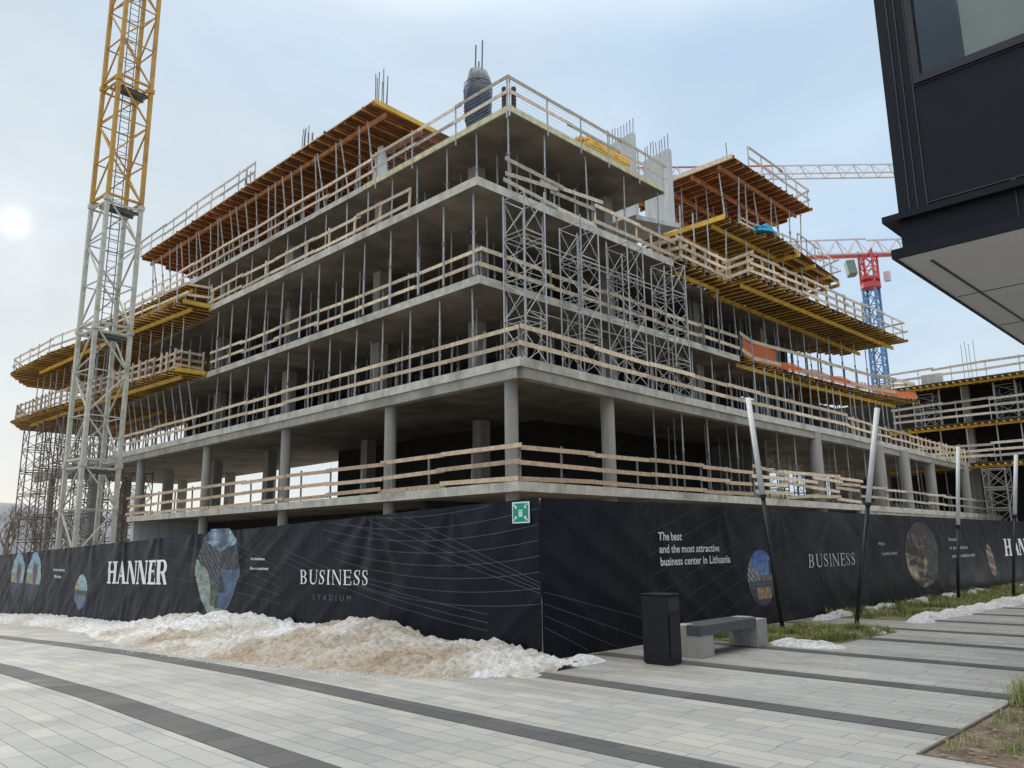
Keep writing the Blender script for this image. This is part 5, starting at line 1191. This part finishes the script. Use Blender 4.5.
def snowpatch(cx_, cy_, rx, ry, h, rot, label, seed):
    b = MB(); n, m_ = 40, 22; cs = []
    for i in range(n + 1):
        for j in range(m_ + 1):
            u_, v_ = -1 + 2 * i / n, -1 + 2 * j / m_; rr = math.hypot(u_, v_) + .45 * noise.noise((u_ * 2 * rx + seed, v_ * 2 * ry, seed))
            k = max(0, 1 - rr ** 2); k = k * k * (3 - 2 * k) ** .5; k *= min(1, (1 - max(abs(u_), abs(v_))) * 6); x, y = u_ * rx * 1.1, v_ * ry * 1.1
            X, Y = x * math.cos(rot) - y * math.sin(rot), x * math.sin(rot) + y * math.cos(rot)
            b.v.append((cx_ + X, cy_ + Y, -.012 + k * 1.3 * (h + .012) * (1 + .45 * noise.fractal(Vector((x * 5 + seed, y * 5, 0)), 1, 2, 4))))
    for i in range(n):
        for j in range(m_): a = i * (m_ + 1) + j; b.f.append((a, a + 1, a + m_ + 2, a + m_ + 1))
    o = b.build('snow_patch', MT['snow'], None, smooth=True, label=label, cat='snow', group='leftover snow by the grass')
    ca = o.data.color_attributes.new('Col', 'FLOAT_COLOR', 'POINT')
    for i in range(len(b.v)): ca.data[i].color = (.02, .02, .02, 1)
snowpatch(7.6, 7.35, .25, .3, .03, 0, 'thin icy scrap of snow at the right tip of the snow bank', 3)
snowpatch(8.95, 7.45, .5, .2, .07, -.1, 'low white snow tongue along the foot of the plain black banner', 4)
snowpatch(12.55, 5.95, .3, .65, .07, 0, 'low white snow patch on the paving in front of the near grass patch', 1)
snowpatch(13.4, 7.6, .5, .16, .08, 0, 'thin snow behind the first leaning pole against the hoarding', 5)
snowpatch(14.9, 5.75, .25, .22, .06, 0, 'tiny snow scrap at the right end of the near grass patch', 7)
i = 0
for k in range(13):
    x = 18.3 + k * 1.15 + random.uniform(-.2, .2)
    snowpatch(x, 5.95 - .028 * (x - 18) + random.uniform(-.06, .06), 1.15, .30, .075 + .035 * random.random(), random.uniform(-.1, .25), 'lump of white snow on the edge of the long grass strip, %s from the bench' % ORD[k], 10 + k)
for k in range(5):
    x = 17.6 + k * 2.6
    snowpatch(x, 7.62, 1.2, .18, .09, 0, 'thin white snow along the hoarding behind the long grass strip, %s from the bench' % ORD[k], 40 + k)
snowpatch(35.5, 6.5, 6, .9, .2, 0, 'wide white snow heap at the far end of the long grass strip', 60)
# ---------------------------------------------------------------- grass
def poly_in(p, P):
    x, y = p; r_ = False; n = len(P); j = n - 1
    for i in range(n):
        if (P[i][1] > y) != (P[j][1] > y) and x < (P[j][0] - P[i][0]) * (y - P[i][1]) / (P[j][1] - P[i][1]) + P[i][0]: r_ = not r_
        j = i
    return r_
def grass(P, n, hmax, name='grass', seed=0, thr=-.25, wd=.006):
    b = MB(); xs = [p[0] for p in P]; ysv = [p[1] for p in P]; c = 0; rnd = random.Random(seed)
    while c < n:
        x, y = rnd.uniform(min(xs), max(xs)), rnd.uniform(min(ysv), max(ysv))
        if not poly_in((x, y), P): continue
        d_ = noise.noise((x * 1.6 + seed, y * 1.6, seed)) + .4 * noise.noise((x * 5, y * 5, seed))
        if d_ < thr + rnd.uniform(-.15, .15): c += .3; continue
        h = hmax * (.35 + .65 * rnd.random()) * (.65 + .8 * max(0, d_ + .2)); a = rnd.uniform(0, 6.283); ln = rnd.uniform(.2, 1.0) * h; w_ = wd * rnd.uniform(.7, 1.5)
        dx, dy = math.cos(a), math.sin(a); px, py = -dy * w_ / 2, dx * w_ / 2
        p0 = (x, y, 0); m_ = (x + dx * ln * .35, y + dy * ln * .35, h * .65); e = (x + dx * ln, y + dy * ln, h * (.95 if ln < .6 * h else .7))
        k = len(b.v); b.v += [(x - px, y - py, 0), (x + px, y + py, 0), (m_[0] + px * .8, m_[1] + py * .8, m_[2]), (m_[0] - px * .8, m_[1] - py * .8, m_[2]), e]
        b.f += [(k, k + 1, k + 2, k + 3), (k + 3, k + 2, k + 4)]; c += 1
    return b.build(name, MT['grass'], None, kind='stuff')
G1 = [(12.3, 7.85), (12.35, 6.9), (12.7, 6.35), (13.0, 5.75), (15.2, 5.5), (15.45, 5.9), (15.0, 7.0), (14.6, 7.85)]
G2 = [(17.5, 7.8), (17.6, 6.6), (18.1, 6.15), (26, 5.9), (36, 5.7), (36, 7.7)]
MB().prism([(12.2, 7.9), (12.3, 6.35), (13.0, 5.65), (15.35, 5.55), (15.35, 7.9)], -.02, .009).build('turf', MT['turf'], kind='structure')
MB().prism([(17.5, 7.9), (17.55, 6.2), (26, 5.85), (42, 5.6), (42, 7.9)], -.02, .009).build('turf', MT['turf'], kind='structure')
grass(G1, 11000, .17, seed=1, wd=.008, thr=.0); grass(G2, 24000, .19, seed=2, wd=.012, thr=.02)
grass([(13.2, 6.1), (15.1, 5.7), (15.2, 6.3), (13.6, 6.6)], 2200, .26, seed=6, wd=.008, thr=-.1)
G3 = [(6.95, 2.3), (12.5, 2.3), (12.5, -1), (8.2, .2), (7.2, 1.6)]
grass(G3, 9000, .12, seed=3, thr=.05, wd=.005); grass(G3, 3500, .16, seed=13, thr=.22, wd=.005)
def litter():
    b = MB(); rnd = random.Random(9)
    for _ in range(3200):
        x, y = rnd.uniform(6.84, 12.5), rnd.uniform(-1, 2.36); r_ = rnd.uniform(.006, .03); a = rnd.uniform(0, 6.3); z_ = -.009 + rnd.uniform(0, .01); w_ = r_ * rnd.uniform(.15, .7)
        ca, sa = math.cos(a), math.sin(a); k = len(b.v)
        b.v += [(x + ca * r_, y + sa * r_, z_ + rnd.uniform(0, .012)), (x - sa * w_, y + ca * w_, z_), (x - ca * r_, y - sa * r_, z_ + rnd.uniform(0, .012)), (x + sa * w_, y - ca * w_, z_ + .006)]; b.f.append((k, k + 1, k + 2, k + 3))
    b.build('dead_leaves', mat('dead_leaf', (.26, .19, .12), .9, var=.5, scale=30), None, kind='stuff')
litter()
grass([(9.3, 2.4), (10.6, 2.4), (10.6, 1.2), (9.3, 1.4)], 2500, .34, seed=4, thr=-.3)
snowpatch(8.5, 1.85, .22, .1, .04, .3, 'small grey scrap of snow on the soil of the planting bed, nearer one', 71)
snowpatch(9.6, 1.9, .25, .08, .05, .8, 'small grey scrap of snow on the soil of the planting bed, farther one', 72)
# ---------------------------------------------------------------- bare trees far left
def bare_tree(x, y, h, seed, label):
    rnd = random.Random(seed); t = empty('bare_tree', (x, y, -1.05), label=label, cat='tree', group='bare trees far left')
    tk = MB(); tk.tube((0, 0, 0), (.1, .1, h * .45), h * .022, 8, h * .012); tk.build('trunk', MT['bark'], t)
    b = MB()
    def br(p, d_, l, r_, k):
        q = p + d_ * l; b.bar(p, q, r_, w2=r_ * .6)
        if k == 0: return
        for _ in range(3 if k > 1 else 4):
            nd = (d_ + Vector((rnd.uniform(-.8, .8), rnd.uniform(-.8, .8), rnd.uniform(-.15, .7)))).normalized(); br(lerp(p, q, rnd.uniform(.5, 1)), nd, l * rnd.uniform(.55, .8), r_ * .55, k - 1)
    for _ in range(6):
        a = rnd.uniform(0, 6.28); br(Vector((.08, .08, h * rnd.uniform(.25, .45))), Vector((math.cos(a) * .5, math.sin(a) * .5, 1)).normalized(), h * .22, h * .014, 3)
    b.build('crown', MT['bark'], t)
pos = ['outermost left', 'second from left', 'third from left', 'fourth from left', 'fifth from left', 'sixth from left', 'rightmost']
for i, (x, y, h) in enumerate(((23.2, 98, 8), (26, 111, 10), (25.2, 94, 8), (29.5, 112, 10), (28.3, 99, 8), (32, 108, 9), (35, 112, 9))):
    bare_tree(x, y, h, 20 + i, 'leafless brown tree behind the rusty towers, ' + pos[i])
print('props', NP[0], 'objects', len(bpy.data.objects))
